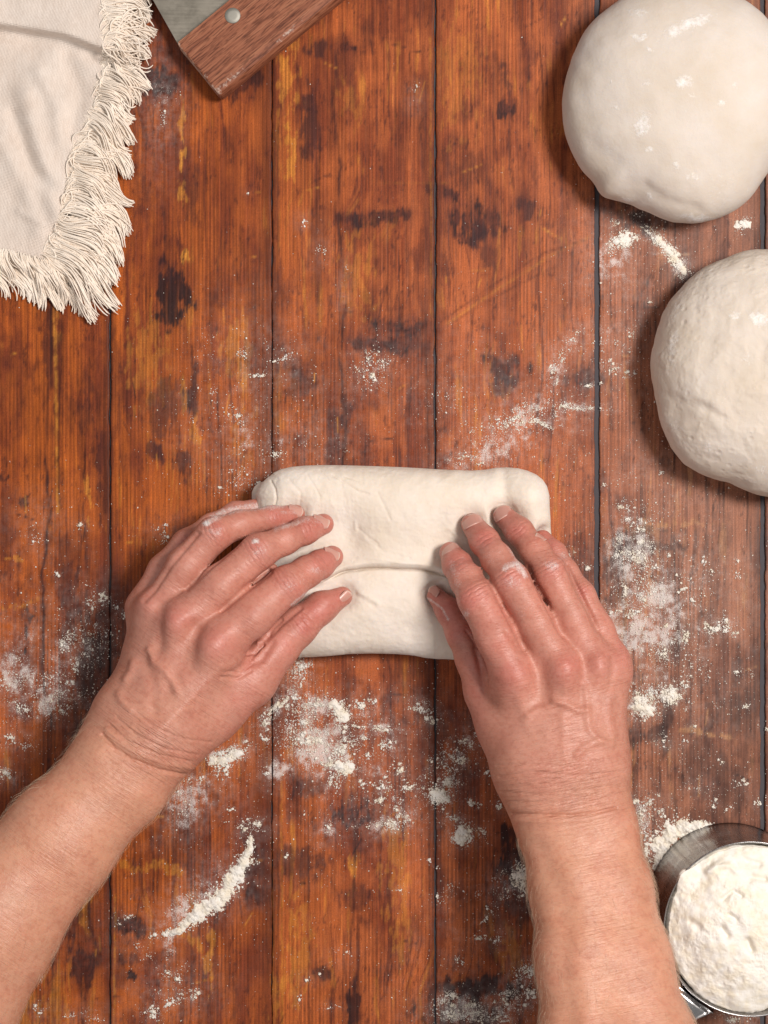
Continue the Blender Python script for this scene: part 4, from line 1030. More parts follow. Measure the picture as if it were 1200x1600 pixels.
# ------------------------------------------------------------------ dough balls
def ball(cx, cy, outline, height, zeq, mat, loc_z, label, bumps, flour, seed):
    """outline: list of (angle_deg, radius px); 0 deg = right, 90 = up in the photo"""
    nu, nv = 300, 150
    A = np.radians([o[0] for o in outline] + [outline[0][0] + 360]); Rr = np.array([o[1] for o in outline] + [outline[0][1]], float)
    th = np.linspace(0, 2 * math.pi, nu, endpoint=False)
    thw = np.where(th < A[0], th + 2 * math.pi, th)
    # periodic smooth interpolation
    Ae = np.concatenate([A[:-1] - 2 * math.pi, A[:-1], A[:-1] + 2 * math.pi]); Re = np.tile(Rr[:-1], 3)
    tf = np.linspace(-math.pi, 3 * math.pi, 1440)
    rf = np.interp(tf, Ae, Re); ker = np.hanning(17); ker /= ker.sum(); rf = np.convolve(rf, ker, 'same')
    r = np.interp(th, tf, rf)
    ph = np.linspace(-1.18, math.pi / 2, nv)
    X = []; 
    c = P(cx, cy, zeq)
    TH, PH = np.meshgrid(th, ph, indexing='ij')
    n_e = np.where(PH > 0, .88, .8)
    cr = np.abs(np.cos(PH)) ** n_e
    rr = r[:, None] * S * (1 - zeq / H)
    mean = rr.mean(); k = sstep(.3, 1.2, PH)
    rr2 = rr * (1 - k) + mean * k
    xx = c[0] + cr * rr2 * np.cos(TH); yy = c[1] + cr * rr2 * np.sin(TH)
    zz = np.where(PH > 0, zeq + (height - zeq) * np.sin(np.maximum(PH, 0)) ** 1.0, zeq + zeq / abs(math.sin(1.18)) * np.sin(PH) * .985)
    V = np.stack([xx, yy, zz], -1).reshape(-1, 3)
    V[:, 2] = np.maximum(V[:, 2], .0002)
    F = grid_faces(nu, nv, True)
    N = vnormals(V, F)
    if N[(V[:, 2] > height * .9)].mean(0)[2] < 0: F = F[:, ::-1]; N = -N
    px, py = to_px(V)
    kk = sstep(1.55, 1.35, PH).ravel()
    d = (fbm(px / 80, py / 80, seed, 3, .4) - .5) * .0030 + (fbm(px / 16, py / 16, seed + 5, 3, .5) - .5) * (.0007 if seed > 350 else .00025)
    for kind, arg, wd, amt in bumps:
        m = stroke(px, py, arg, wd) if kind == 'line' else dab(px, py, arg[0], arg[1], wd[0], wd[1], arg[2] if len(arg) > 2 else 0)
        d += m * amt * .001
    V = V + N * (d * kk)[:, None]
    fl = np.zeros(len(V))
    for x, y, rx, ry, a, k2 in flour: fl = np.maximum(fl, dab(px + (fbm(px / 9, py / 9, 3, 3) - .5) * 14, py + (fbm(px / 9, py / 9, 8, 3) - .5) * 14, x, y, rx * 1.3, ry * 1.3, a) * k2 * 1.12)
    fl = np.maximum(fl, .34 * sstep(.5, .75, fbm(px / 40, py / 40, 909, 4)))
    o = mesh_obj('dough_ball', V, F, mat, attrs={'flour': fl}, loc=tuple(P(cx, cy, 0)))
    return tag(o, label, 'dough', 'dough balls on the right of the table')
ball(1068, 160, [(0, 176), (25, 178), (50, 182), (75, 184), (100, 186), (130, 190), (155, 190), (180, 190), (200, 190), (214, 189), (222, 186), (229, 192), (236, 182), (243, 173), (253, 177), (264, 185), (275, 188), (288, 186), (300, 182), (320, 172), (340, 170)], .060, .021, M_BALL, 0,
     'smooth pale dough ball at the top of the table, its underside pinched, with flour patches', 
     [('line', [(950, 300), (975, 306), (1000, 322)], 10, .8), ('line', [(1010, 290), (1040, 312), (1090, 325)], 9, -.7), ('line', [(930, 230), (960, 250), (985, 280)], 14, -.5), ('line', [(905, 130), (915, 180)], 12, -.5)],
     [(1080, 35, 34, 9, -22, .85), (1052, 50, 12, 9, 0, .8), (998, 57, 10, 7, 0, .85), (997, 18, 16, 9, 0, .6), (1068, 127, 12, 9, 0, .85), (1003, 195, 12, 18, 10, .8), (1015, 235, 7, 6, 0, .7), (960, 168, 5, 5, 0, .7), (1125, 158, 6, 6, 0, .7), (1083, 275, 9, 6, 0, .65), (1015, 78, 5, 4, 0, .8), (1100, 30, 10, 6, 0, .7), (950, 235, 12, 10, 0, .5), (1090, 340, 30, 5, 5, .9), (975, 308, 10, 4, 0, .8), (955, 130, 6, 5, 0, .55), (1010, 130, 10, 8, 0, .55), (1145, 135, 6, 5, 0, .6), (1055, 258, 6, 5, 0, .65), (1080, 150, 8, 8, 0, .6), (1015, 305, 6, 6, 0, .7)], 301)
ball(1196, 582, [(0, 190), (40, 192), (80, 192), (100, 194), (112, 190), (122, 192), (135, 188), (150, 186), (165, 180), (180, 178), (195, 176), (205, 180), (215, 186), (228, 190), (240, 186), (252, 182), (262, 188), (275, 196), (300, 196), (330, 192)], .060, .020, M_BALL2, 0,
     'rough bubbly dough ball below the smooth one, cut by the right edge', 
     [('line', [(1085, 630), (1110, 640), (1130, 655)], 7, -.9), ('dab', (1110, 625), (16, 10), .8), ('line', [(1195, 540), (1190, 590)], 7, -.8), ('line', [(1040, 650), (1060, 690), (1090, 720)], 10, .6), ('dab', (1070, 668), (10, 8), .8), ('line', [(1100, 450), (1090, 480)], 9, -.5), ('line', [(1095, 480), (1110, 490)], 6, .6), ('dab', (1130, 700, 0), (20, 12), .5), ('line', [(1145, 630), (1160, 670)], 8, -.4)],
     [(1186, 500, 14, 9, 30, .85), (1150, 492, 10, 6, 0, .7), (1052, 540, 8, 40, 5, .62), (1108, 695, 7, 8, 0, .6), (1192, 735, 8, 8, 0, .6), (1165, 560, 16, 12, 0, .45), (1060, 480, 10, 30, 20, .5), (1055, 670, 20, 12, 0, .5)], 401)

# ------------------------------------------------------------------ bench scraper
ang = math.radians(39.4)
scraper = thing('bench_scraper', tuple(P(370, 40, 0)), 'bench scraper with grey steel blade and worn riveted wooden handle, beside the fringed napkin', 'scraper')
zt_, zb_ = .017, .0025
u = np.array([math.cos(ang), math.sin(ang)]); v = np.array([math.sin(ang), -math.cos(ang)])    # along the handle, towards its outer edge
k_ = S * (1 - zt_ / H)
c0 = np.array([(276.5 - 600) * k_, (800 - 67.5) * k_])
Wd = 107.5 * k_; Ln = .150
prof = []
ch = .0052
pts = [(0.0, zt_), (Wd - ch, zt_), (Wd - ch * .4, zt_ - ch * .22), (Wd, zt_ - ch), (Wd, zb_ + .003), (Wd - .003, zb_), (.002, zb_), (0, zb_ + .002)]
# densify profile
pp = []
for i in range(len(pts)):
    a = np.array(pts[i]); b = np.array(pts[(i + 1) % len(pts)]); n = max(1, int(np.linalg.norm(b - a) / .0012))
    for q in range(n): pp.append(a + (b - a) * q / n)
pp = np.array(pp); npf = len(pp)
sl = np.concatenate([[0, .0004, .0010], np.linspace(.0018, Ln, 120)])
Vh = []; wear = []
for s_ in sl:
    shrink = .0010 * (1 - min(s_ / .0010, 1)) ** 2
    cen = pp.mean(0)
    for q in pp:
        qq = q + (cen - q) / (np.linalg.norm(cen - q) + 1e-9) * shrink
        xy = c0 + u * s_ + v * qq[0]
        Vh.append((xy[0], xy[1], qq[1]))
        e = math.exp(-(s_ / .0020) ** 2) * .55 + math.exp(-((q[0] - (Wd - ch * .7)) / .0022) ** 2) * .36 * (1 + math.sin(s_ * 160)) + math.exp(-(q[0] / .003) ** 2) * .2
        wear.append(min(e, 1))
Fh = grid_faces(len(sl), npf)
# close the profile seam and the ends
ex = [[i * npf + npf - 1, (i + 1) * npf + npf - 1, (i + 1) * npf, i * npf] for i in range(len(sl) - 1)]
Vh = np.array(Vh)
n0 = len(Vh)
Vh = np.concatenate([Vh, Vh[:npf].mean(0, keepdims=True), Vh[-npf:].mean(0, keepdims=True)])
Vh[:n0, 2] += (vnoise(np.arange(n0) / 40, np.zeros(n0), 5) - .5) * .0002
capf = [[i, (i + 1) % npf, n0] for i in range(npf)] + [[n0 - npf + i, n0 - npf + (i + 1) % npf, n0 + 1] for i in range(npf)]
hd = mesh_obj('handle', Vh, [list(f) for f in Fh] + ex + capf, M_HWOOD, scraper, attrs={'wear': np.array(wear + [1, 0])})
me = hd.data
import bmesh
bm = bmesh.new(); bm.from_mesh(me); bmesh.ops.recalc_face_normals(bm, faces=bm.faces)
for e in bm.edges:
    if len(e.link_faces) == 2 and e.calc_face_angle(0) > .6: e.smooth = False
bm.to_mesh(me); bm.free()
# blade: thin sheet let into the inner side of the handle
zbl = .0112
def PB(px, py, z): return P(px, py, z)
b0 = P(277.0, 67, zbl); b1 = P(238, -2, zbl)
dirb = (b1 - b0) / np.linalg.norm(b1 - b0)
far = b0 + dirb * .085
hdir = np.array([u[0], u[1], 0])
corner = [b0 - dirb * .004, far, far + hdir * .150, b0 - dirb * .004 + hdir * .152]
th_ = .0008
vb = [tuple(c) for c in corner] + [tuple(c - np.array([0, 0, th_])) for c in corner]
bl_o = mesh_obj('blade', vb, [(0, 3, 2, 1), (4, 5, 6, 7), (0, 1, 5, 4), (1, 2, 6, 5), (2, 3, 7, 6), (3, 0, 4, 7)], M_BLADE, scraper, smooth=False)
# rivet
rc = P(363.5, 24.5, zt_)
rv = []; rr_ = 12.2 * S
for k2, (q, zz_) in enumerate([(1.0, -.003), (1.0, .0002), (.94, .0005), (.5, .0006)]):
    for a in range(40):
        t = a / 40 * 2 * math.pi
        rv.append((rc[0] + rr_ * q * math.cos(t), rc[1] + rr_ * q * math.sin(t), rc[2] + zz_))
rv.append((rc[0], rc[1], rc[2] + .00062))
fr = []
for k2 in range(3):
    for a in range(40): fr.append([k2 * 40 + a, k2 * 40 + (a + 1) % 40, (k2 + 1) * 40 + (a + 1) % 40, (k2 + 1) * 40 + a])
fr += [[120 + a, 120 + (a + 1) % 40, 160] for a in range(40)]
mesh_obj('rivet', rv, fr, M_RIVET, scraper)

# ------------------------------------------------------------------ fringed cloth
cloth = thing('linen_napkin', tuple(P(60, 200, 0)), 'cream linen napkin with a frayed fringe, folded at the top left corner of the table', 'napkin')
EY = [-400, -50, 0, 60, 110, 150, 190, 240, 300, 350, 390, 430]
EX = [190, 172, 163, 164, 163, 152, 135, 116, 106, 94, 74, 60]
def edge_x(y): return np.interp(y, EY, EX)
def cloth_h(x, y):
    h = .0055 + .0035 * (fbm(x / 120 + 4, y / 120, 501, 3) - .5) * 2
    fold = 44 + 9 * np.clip(x, 0, 200) / 60 + 14 * sstep(90, 170, x)
    d = y - fold
    h = h + .0085 * sstep(4, -9, d) + .002 * np.exp(-((d + 14) / 12) ** 2) - .0018 * np.exp(-((d - 12) / 12) ** 2)
    # soft creases
    h = h + .0040 * stroke(x, y, [(40, 150), (60, 230), (90, 330)], 18) - .0030 * stroke(x, y, [(20, 180), (50, 260), (110, 330)], 12)
    h = h + .0022 * stroke(x, y, [(0, 220), (40, 290), (60, 360)], 14) - .0028 * stroke(x, y, [(105, 90), (125, 150), (110, 200)], 16) + .0022 * stroke(x, y, [(60, 110), (90, 170), (95, 220)], 14)
    h = h + .0014 * stroke(x, y, [(30, 330), (70, 350), (90, 345)], 7)
    h = h + .0010 * (fbm(x / 30, y / 40, 505, 3) - .5)
    return h
nu, nv = 260, 300
U_, V_g = np.meshgrid(np.linspace(0, 1, nu), np.linspace(0, 1, nv), indexing='ij')
yb = 382 + 30 * U_ ** 1.5
Yc = -380 + V_g * (yb + 380) + (vnoise(U_ * 60, U_ * 0, 3) - .5) * 3 * V_g ** 8
Xc = -420 + U_ * (edge_x(Yc) + 420) + (vnoise(V_g * 80, V_g * 0, 4) - .5) * 4 * U_ ** 8
Zc = cloth_h(Xc, Yc)
Kc = S * (1 - Zc / H)
top = np.stack([(Xc - 600) * Kc, (800 - Yc) * Kc, Zc], -1).reshape(-1, 3)
bot = top.copy(); bot[:, 2] -= .0010
Fc = grid_faces(nu, nv)[:, ::-1]
n = len(top)
rng_ = [i * nv for i in range(nu)] + [(nu - 1) * nv + j for j in range(1, nv)] + [i * nv + nv - 1 for i in range(nu - 2, -1, -1)] + [j for j in range(nv - 2, 0, -1)]
rim = np.array([[rng_[q], rng_[(q + 1) % len(rng_)], rng_[(q + 1) % len(rng_)] + n, rng_[q] + n] for q in range(len(rng_))])
# hem of doubled cloth hanging down at its border so that no light leaks under
mesh_obj('woven_fabric', np.concatenate([top, bot]), np.concatenate([Fc, Fc[:, ::-1] + n, rim]), M_CLOTH, cloth)

TIPX_Y = [-60, 0, 50, 110, 150, 200, 250, 300, 350, 400, 430, 500]
TIPX_X = [250, 246, 238, 226, 218, 206, 200, 206, 202, 190, 184, 172]
paths = []; rads = []
K = 16
def add_thread(rx, ry, ex, ey, c1, c2, z0, z1, lift):
    """Bezier thread from root to end with two sideways control offsets (px)"""
    t = np.linspace(0, 1, K)
    p0 = np.array([rx, ry]); p3 = np.array([ex, ey])
    d = p3 - p0; nrm = np.array([-d[1], d[0]])
    p1 = p0 + d * .33 + nrm * c1; p2 = p0 + d * .68 + nrm * c2
    B = ((1 - t) ** 3)[:, None] * p0 + (3 * t * (1 - t) ** 2)[:, None] * p1 + (3 * t * t * (1 - t))[:, None] * p2 + (t ** 3)[:, None] * p3
    wv = (np.sin(t * random.uniform(4, 9) + random.uniform(0, 6)) * random.uniform(.3, 3.2) + np.sin(t * random.uniform(12, 20) + random.uniform(0, 6)) * random.uniform(0, .7)) * t
    B = B + nrm / (np.linalg.norm(nrm) + 1e-9) * wv[:, None]
    z = z0 * (1 - t) + z1 * t + lift * np.sin(t * math.pi)
    z = np.maximum(z, .0007)
    k = S * (1 - z / H)
    paths.append(np.stack([(B[:, 0] - 600) * k, (800 - B[:, 1]) * k, z], 1))
    r = np.full(K, random.uniform(.70, 1.25) * S); r[-1] *= .6; r[0] *= .8
    rads.append(r)
def nz(x, s): return float(vnoise(np.array([x]), np.array([.5]), s)[0]) - .5
# right border: tufts that lean together
nT = 1150
for i in range(nT):
    ry = -50 + (468) * i / nT
    tid = math.floor(ry / 15.0 + 1.1 * nz(ry / 9.0, 607)); tc = tid * 15.0 + 7
    lean = nz(tid * 7.31, 601) * 74
    ln = .96 + nz(tid * 3.77, 603) * .55 + random.uniform(-.10, .06)
    cv = nz(tid * 5.13, 604) * 2.4
    for lay in range(2 if i % 3 else 1):
        rx = float(edge_x(ry)) - random.uniform(0, 6)
        tx = float(np.interp(ry + 10, TIPX_Y, TIPX_X))
        ex = rx + (tx - rx) * ln * (.98 if lay == 0 else .72) + random.uniform(-3, 3)
        drop = 14 + 22 * float(sstep(100, 160, ry)) + (18 if lay else 0)
        ey = tc + (ry - tc) * .5 + drop + lean * .7 + random.uniform(-4, 4) + max(0, ry - 340) * .45
        zz_ = float(cloth_h(np.array(rx), np.array(ry)))
        add_thread(rx, ry + random.uniform(-2, 2), ex, ey, -.28 + cv * .6 + random.uniform(-.09, .09), -.20 - cv * .7 + random.uniform(-.12, .12), zz_ - .0005, random.uniform(.001, .0035), random.uniform(.001, .0050) + (.003 if lay else 0))
# loose curls lying on the border
for i in range(620):
    ry = random.uniform(-40, 400); rx = float(edge_x(ry)) + random.uniform(-10, 26)
    a = random.uniform(-.9, 1.3); L_ = random.uniform(22, 58)
    zz_ = float(cloth_h(np.array(min(rx, float(edge_x(ry)))), np.array(ry)))
    add_thread(rx, ry, rx + L_ * math.cos(a), ry + L_ * math.sin(a), random.uniform(-.8, .4), random.uniform(-.7, .5), zz_, zz_ * .6, .003)
# corner fan and bottom border, two layers
for i in range(230):
    f = i / 230; a = math.radians(20 + 75 * f)
    rx = 92 - 34 * f + random.uniform(-3, 3); ry = 392 + 22 * f + random.uniform(-3, 3)
    L_ = 58 + 16 * nz(f * 9, 611) + random.uniform(-10, 6)
    ex = rx + L_ * math.cos(a) * 1.0; ey = ry + L_ * math.sin(a)
    sw = nz(f * 7, 612)
    add_thread(rx, ry, ex, ey, .25 + sw * .7 + random.uniform(-.05, .05), -.15 + sw * .6 + random.uniform(-.05, .05), .006, .0015, random.uniform(.001, .005))
for lay, (off, n_) in enumerate(((0, 290), (26, 260), (10, 170))):
    for i in range(n_):
        rx = -110 + 200 * i / n_ + random.uniform(-1, 1)
        yb_ = float(np.interp(rx, [-120, 0, 60, 90], [385, 391, 406, 414]))
        tuft = rx / 21.0 + lay * 11
        tuft = math.floor(tuft * 1.5) / 1.5; sw = nz(tuft * 4.3, 621 + lay)
        ry = yb_ - random.uniform(0, 5) + off * .4
        L_ = (42 if lay == 2 else 48) + off * .5 + 16 * nz(tuft * 1.5, 631) + random.uniform(-6, 4) + 14 * float(sstep(20, 100, rx))
        ex = rx + 22 + sw * 46 + random.uniform(-3, 3); ey = ry + L_
        add_thread(rx, ry, ex, ey, .22 + nz(tuft + 3, 641) * .5, -.20 + nz(tuft + 7, 642) * .4, .0065 if lay != 1 else .003, .0015, (.0035 if lay == 0 else .001) + random.uniform(0, .002))
Vt, Ft = tubes(np.array(paths), np.array(rads))
fo = mesh_obj('fringe', Vt, Ft, M_THREAD, cloth); fo['kind'] = 'stuff'

# ------------------------------------------------------------------ measuring cup with flour
ccx, ccy, cz = 1173.5, 1452.0, .066
rim_c = P(ccx, ccy, cz); Rc = 136.5 * S * (1 - cz / H)
cup = thing('measuring_cup', (rim_c[0], rim_c[1], 0), 'stainless steel measuring cup heaped with flour, in the bottom right corner', 'measuring cup')
pr = [(0, .0006), (Rc * .90, .0006), (Rc * .985, .0008), (Rc * 1.0, .0016), (Rc * .985, .0024), (Rc * .982, .006), (Rc * .99, .03), (Rc * .992, cz - .002), (Rc * 1.0, cz - .0012), (Rc * 1.006, cz - .0004), (Rc * 1.0, cz), (Rc * .988, cz - .0004),
      (Rc * .978, cz - .002), (Rc * .975, .03), (Rc * .965, .006), (Rc * .93, .0022), (0, .0018)]
def lathe(c, prof, n=160):
    V = []; 
    for r, z in prof:
        for a in range(n):
            t = 2 * math.pi * a / n
            V.append((c[0] + r * math.cos(t), c[1] + r * math.sin(t), z))
    F = [[k * n + a, k * n + (a + 1) % n, (k + 1) * n + (a + 1) % n, (k + 1) * n + a] for k in range(len(prof) - 1) for a in range(n)]
    return V, F
# densify profile for smooth shading
Vc, Fcu = lathe(rim_c, pr)
bowl = mesh_obj('bowl', Vc, Fcu, M_BOWL, cup)
# handle: bent steel strip fixed below the rim and reaching down-left under the forearm
d_ = np.array([-.62, -.785]); n_ = np.array([d_[1], -d_[0]])
st = [(Rc * .985, cz - .014, .013), (Rc * 1.004, cz - .010, .013), (Rc * 1.03, cz - .0035, .0125), (Rc * 1.08, cz - .0016, .0105), (Rc * 1.18, cz - .0015, .0080), (Rc * 1.4, cz - .0022, .0072), (Rc * 1.9, cz - .004, .0075), (Rc * 2.6, cz - .006, .0095), (Rc * 2.95, cz - .007, .010), (Rc * 3.1, cz - .0072, .0075)]
hv = []
ts = np.linspace(0, len(st) - 1, 46)
sa = np.array(st)
nw = 9
for t in ts:
    r_, z_, w_ = [np.interp(t, range(len(st)), sa[:, q]) for q in range(3)]
    for q in range(nw):
        f = q / (nw - 1) * 2 - 1
        xy = rim_c[:2] + d_ * r_ + n_ * w_ * f
        hv.append((xy[0], xy[1], z_ - .0012 * f * f * (1 if t > 2 else 0)))
hv = np.array(hv); nh = len(hv)
hb = hv.copy(); hb[:, 2] -= .0014
Fhh = grid_faces(len(ts), nw)
rg = [i * nw for i in range(len(ts))] + [(len(ts) - 1) * nw + j for j in range(1, nw)] + [i * nw + nw - 1 for i in range(len(ts) - 2, -1, -1)] + [j for j in range(nw - 2, 0, -1)]
rimh = np.array([[rg[q], rg[(q + 1) % len(rg)], rg[(q + 1) % len(rg)] + nh, rg[q] + nh] for q in range(len(rg))])
mesh_obj('handle', np.concatenate([hv, hb]), np.concatenate([Fhh, Fhh[:, ::-1] + nh, rimh]), M_STEEL, cup)
# flour in the cup
nr_, na_ = 150, 420
rr3 = np.linspace(0, 1, nr_) ** .8; aa = np.linspace(0, 2 * math.pi, na_, endpoint=False)
AA, RR = np.meshgrid(aa, rr3, indexing='ij')
rad_px = 131.5
over = 8.5 * np.exp(-((np.degrees(AA) - 142) / 8.0) ** 2) + 2.5 * np.exp(-((np.degrees(AA) - 120) / 20) ** 2)
edge_n = (fbm(AA * 9, AA * 0, 711, 4, .6) - .5) * 5 * sstep(.85, 1, RR)
short = 16 * sstep(268, 300, np.degrees(AA)) * sstep(360, 300, np.degrees(AA)) * sstep(.9, 1, RR)
rx_ = RR * (rad_px + (over + edge_n) * sstep(.8, 1, RR) - short)
fx = ccx + rx_ * np.cos(AA); fy = ccy - rx_ * np.sin(AA)
hz = cz - .0030 + .011 * (1 - RR ** 2.2)
hz += .0020 * (fbm(fx / 34, fy / 34, 721, 3) - .5) * 2 * sstep(1.02, .9, RR)
bl1 = fbm(fx / 18, fy / 18, 723, 4, .55)
hz += (np.abs(bl1 - .5) * -2 * .0005 + .0002)
bl2 = fbm(fx / 6, fy / 6, 727, 4, .62)
hz += (bl2 - .5) * (.0003 + .0008 * sstep(.5, .6, fbm(fx / 40, fy / 40, 731, 3)))
hz += .0015 * sstep(.93, 1, RR) * 0 + (.004 * np.exp(-((np.degrees(AA) - 142) / 10.0) ** 2)) * sstep(.8, 1, RR)
# spoon swirls
for pts, wd, k in [([(1105, 1362), (1120, 1352), (1140, 1352), (1150, 1362)], 5, .0016), ([(1130, 1405), (1145, 1392), (1158, 1400)], 4, -.0022), ([(1128, 1450), (1136, 1462)], 5, -.003), ([(1168, 1470), (1174, 1484)], 5, -.003), ([(1140, 1430), (1150, 1436)], 4, -.002), ([(1175, 1370), (1195, 1375)], 5, -.002), ([(1080, 1440), (1092, 1450)], 6, -.0015), ([(1165, 1345), (1185, 1350)], 6, -.0018)]:
    hz += stroke(fx, fy, pts, wd) * k
hz = np.where(RR > .985, hz - .002, hz)
kf = S * (1 - hz / H)
Vf = np.stack([(fx - 600) * kf, (800 - fy) * kf, hz], -1).reshape(-1, 3)
Ff = grid_faces(na_, nr_, True)
# skirt down inside the cup
skirt = Vf.reshape(na_, nr_, 3)[:, -1].copy(); cxy = rim_c[:2]
dv = skirt[:, :2] - cxy; dl = np.linalg.norm(dv, axis=1, keepdims=True)
skirt[:, :2] = cxy + dv / dl * np.minimum(dl, Rc * .955); skirt[:, 2] = cz - .02
nb = len(Vf); Vf = np.concatenate([Vf, skirt])
ia = np.arange(na_); ib = (ia + 1) % na_
sk = np.stack([ia * nr_ + nr_ - 1, ib * nr_ + nr_ - 1, nb + ib, nb + ia], 1)
Ff = np.concatenate([Ff, sk])
if vnormals(Vf, Ff)[: nb, 2].mean() < 0: Ff = Ff[:, ::-1]
heap = mesh_obj('flour_heap', Vf, Ff, M_FLOUR, loc=(rim_c[0], rim_c[1], .03))
tag(heap, 'lumpy heap of white flour filling the steel measuring cup', 'flour')

# ------------------------------------------------------------------ flour lying on the table
ICO_V = None
def ico():
    t = (1 + 5 ** .5) / 2
    v = np.array([(-1, t, 0), (1, t, 0), (-1, -t, 0), (1, -t, 0), (0, -1, t), (0, 1, t), (0, -1, -t), (0, 1, -t), (t, 0, -1), (t, 0, 1), (-t, 0, -1), (-t, 0, 1)], float)
    v /= np.linalg.norm(v[0])
    f = np.array([(0, 11, 5), (0, 5, 1), (0, 1, 7), (0, 7, 10), (0, 10, 11), (1, 5, 9), (5, 11, 4), (11, 10, 2), (10, 7, 6), (7, 1, 8), (3, 9, 4), (3, 4, 2), (3, 2, 6), (3, 6, 8), (3, 8, 9), (4, 9, 5), (2, 4, 11), (6, 2, 10), (8, 6, 7), (9, 8, 1)])
    return v, f
def specks(pos, rad):
    """pos (n,3) base points, rad (n,)"""
    v, f = ico(); n = len(pos)
    jit = 1 + RNG.normal(0, .22, (n, 12, 1))
    sc = np.stack([RNG.uniform(.7, 1.4, n), RNG.uniform(.7, 1.4, n), RNG.uniform(.45, .8, n)], 1)
    a = RNG.uniform(0, 2 * math.pi, n); ca, sa_ = np.cos(a)[:, None], np.sin(a)[:, None]
    q = v[None] * jit * sc[:, None, :] * rad[:, None, None]
    q = np.stack([q[..., 0] * ca - q[..., 1] * sa_, q[..., 0] * sa_ + q[..., 1] * ca, q[..., 2]], -1)
    V = (q + pos[:, None, :]).reshape(-1, 3)
    F = (f[None] + (np.arange(n) * 12)[:, None, None]).reshape(-1, 3)
    return V, F
PX, PY, RD, ZZ = [], [], [], []
def seam_free(x):
    ok = np.ones(len(x), bool)
    for sx, g in SEAMS: ok &= np.abs(x - sx) > g / 2
    return ok
for (cx, cy, rx, ry, a, n, dst, sz) in FLOUR:
    n = int(n * 2.3)
    # hierarchical: sub-clumps inside the cluster
    nc = max(2, int(n / 14)); 
    ux, uy = RNG.normal(0, .62, nc), RNG.normal(0, .62, nc)
    wgt = RNG.pareto(1.3, nc) + .2; wgt /= wgt.sum()
    pick = RNG.choice(nc, n, p=wgt)
    spread = RNG.uniform(.05, .28, nc)[pick]
    X_ = ux[pick] + RNG.normal(0, 1, n) * spread; Y_ = uy[pick] + RNG.normal(0, 1, n) * spread
    free = RNG.random(n) < .22
    X_[free] = RNG.normal(0, 1.1, free.sum()); Y_[free] = RNG.normal(0, 1.1, free.sum())
    an = math.radians(a)
    x_ = cx + X_ * rx * math.cos(an) - Y_ * ry * math.sin(an); y_ = cy + X_ * rx * math.sin(an) + Y_ * ry * math.cos(an)
    e = X_ ** 2 + Y_ ** 2
    r_ = RNG.lognormal(-.42, .45, n) * (.58 + .45 * sz * np.exp(-e * .8)); r_[free] *= .62
    r_ = np.clip(r_, .25, 2.6)
    z_ = RNG.random(n) * np.exp(-e * 1.2) * sz * 1.1
    PX.append(x_); PY.append(y_); RD.append(r_); ZZ.append(z_)
# background sprinkle
n = 8000
cent = [(1040, 960, 120, 200, 1.6), (520, 1180, 150, 110, 1.5), (70, 1020, 100, 140, 1.0), (830, 640, 120, 80, .8), (420, 650, 110, 110, .8), (1000, 450, 90, 120, .7), (300, 1400, 120, 120, .5), (760, 1480, 140, 120, .8), (600, 800, 500, 600, .7), (1060, 1220, 90, 60, .7), (900, 760, 60, 100, .3)]
wts = np.array([c[4] for c in cent]); pk_ = RNG.choice(len(cent), n, p=wts / wts.sum())
cc_ = np.array(cent)[pk_]
PX.append(cc_[:, 0] + RNG.normal(0, 1, n) * cc_[:, 2]); PY.append(cc_[:, 1] + RNG.normal(0, 1, n) * cc_[:, 3])
RD.append(np.clip(RNG.lognormal(-.95, .4, n), .2, 1.5)); ZZ.append(np.zeros(n))
PX, PY, RD, ZZ = map(np.concatenate, (PX, PY, RD, ZZ))
ok = seam_free(PX) & (PX > -100) & (PX < 1300) & (PY > -100) & (PY < 1700)
PX, PY, RD, ZZ = PX[ok], PY[ok], RD[ok], ZZ[ok]
pos = np.stack([(PX - 600) * S, (800 - PY) * S, (ZZ + RD * .45) * S], 1)
Vs, Fs = specks(pos, RD * S)
sf = mesh_obj('scattered_flour', Vs, Fs, M_FLOUR, smooth=True)
tag(sf, 'white flour specks and small clumps scattered over the wooden table', 'flour', kind='stuff')

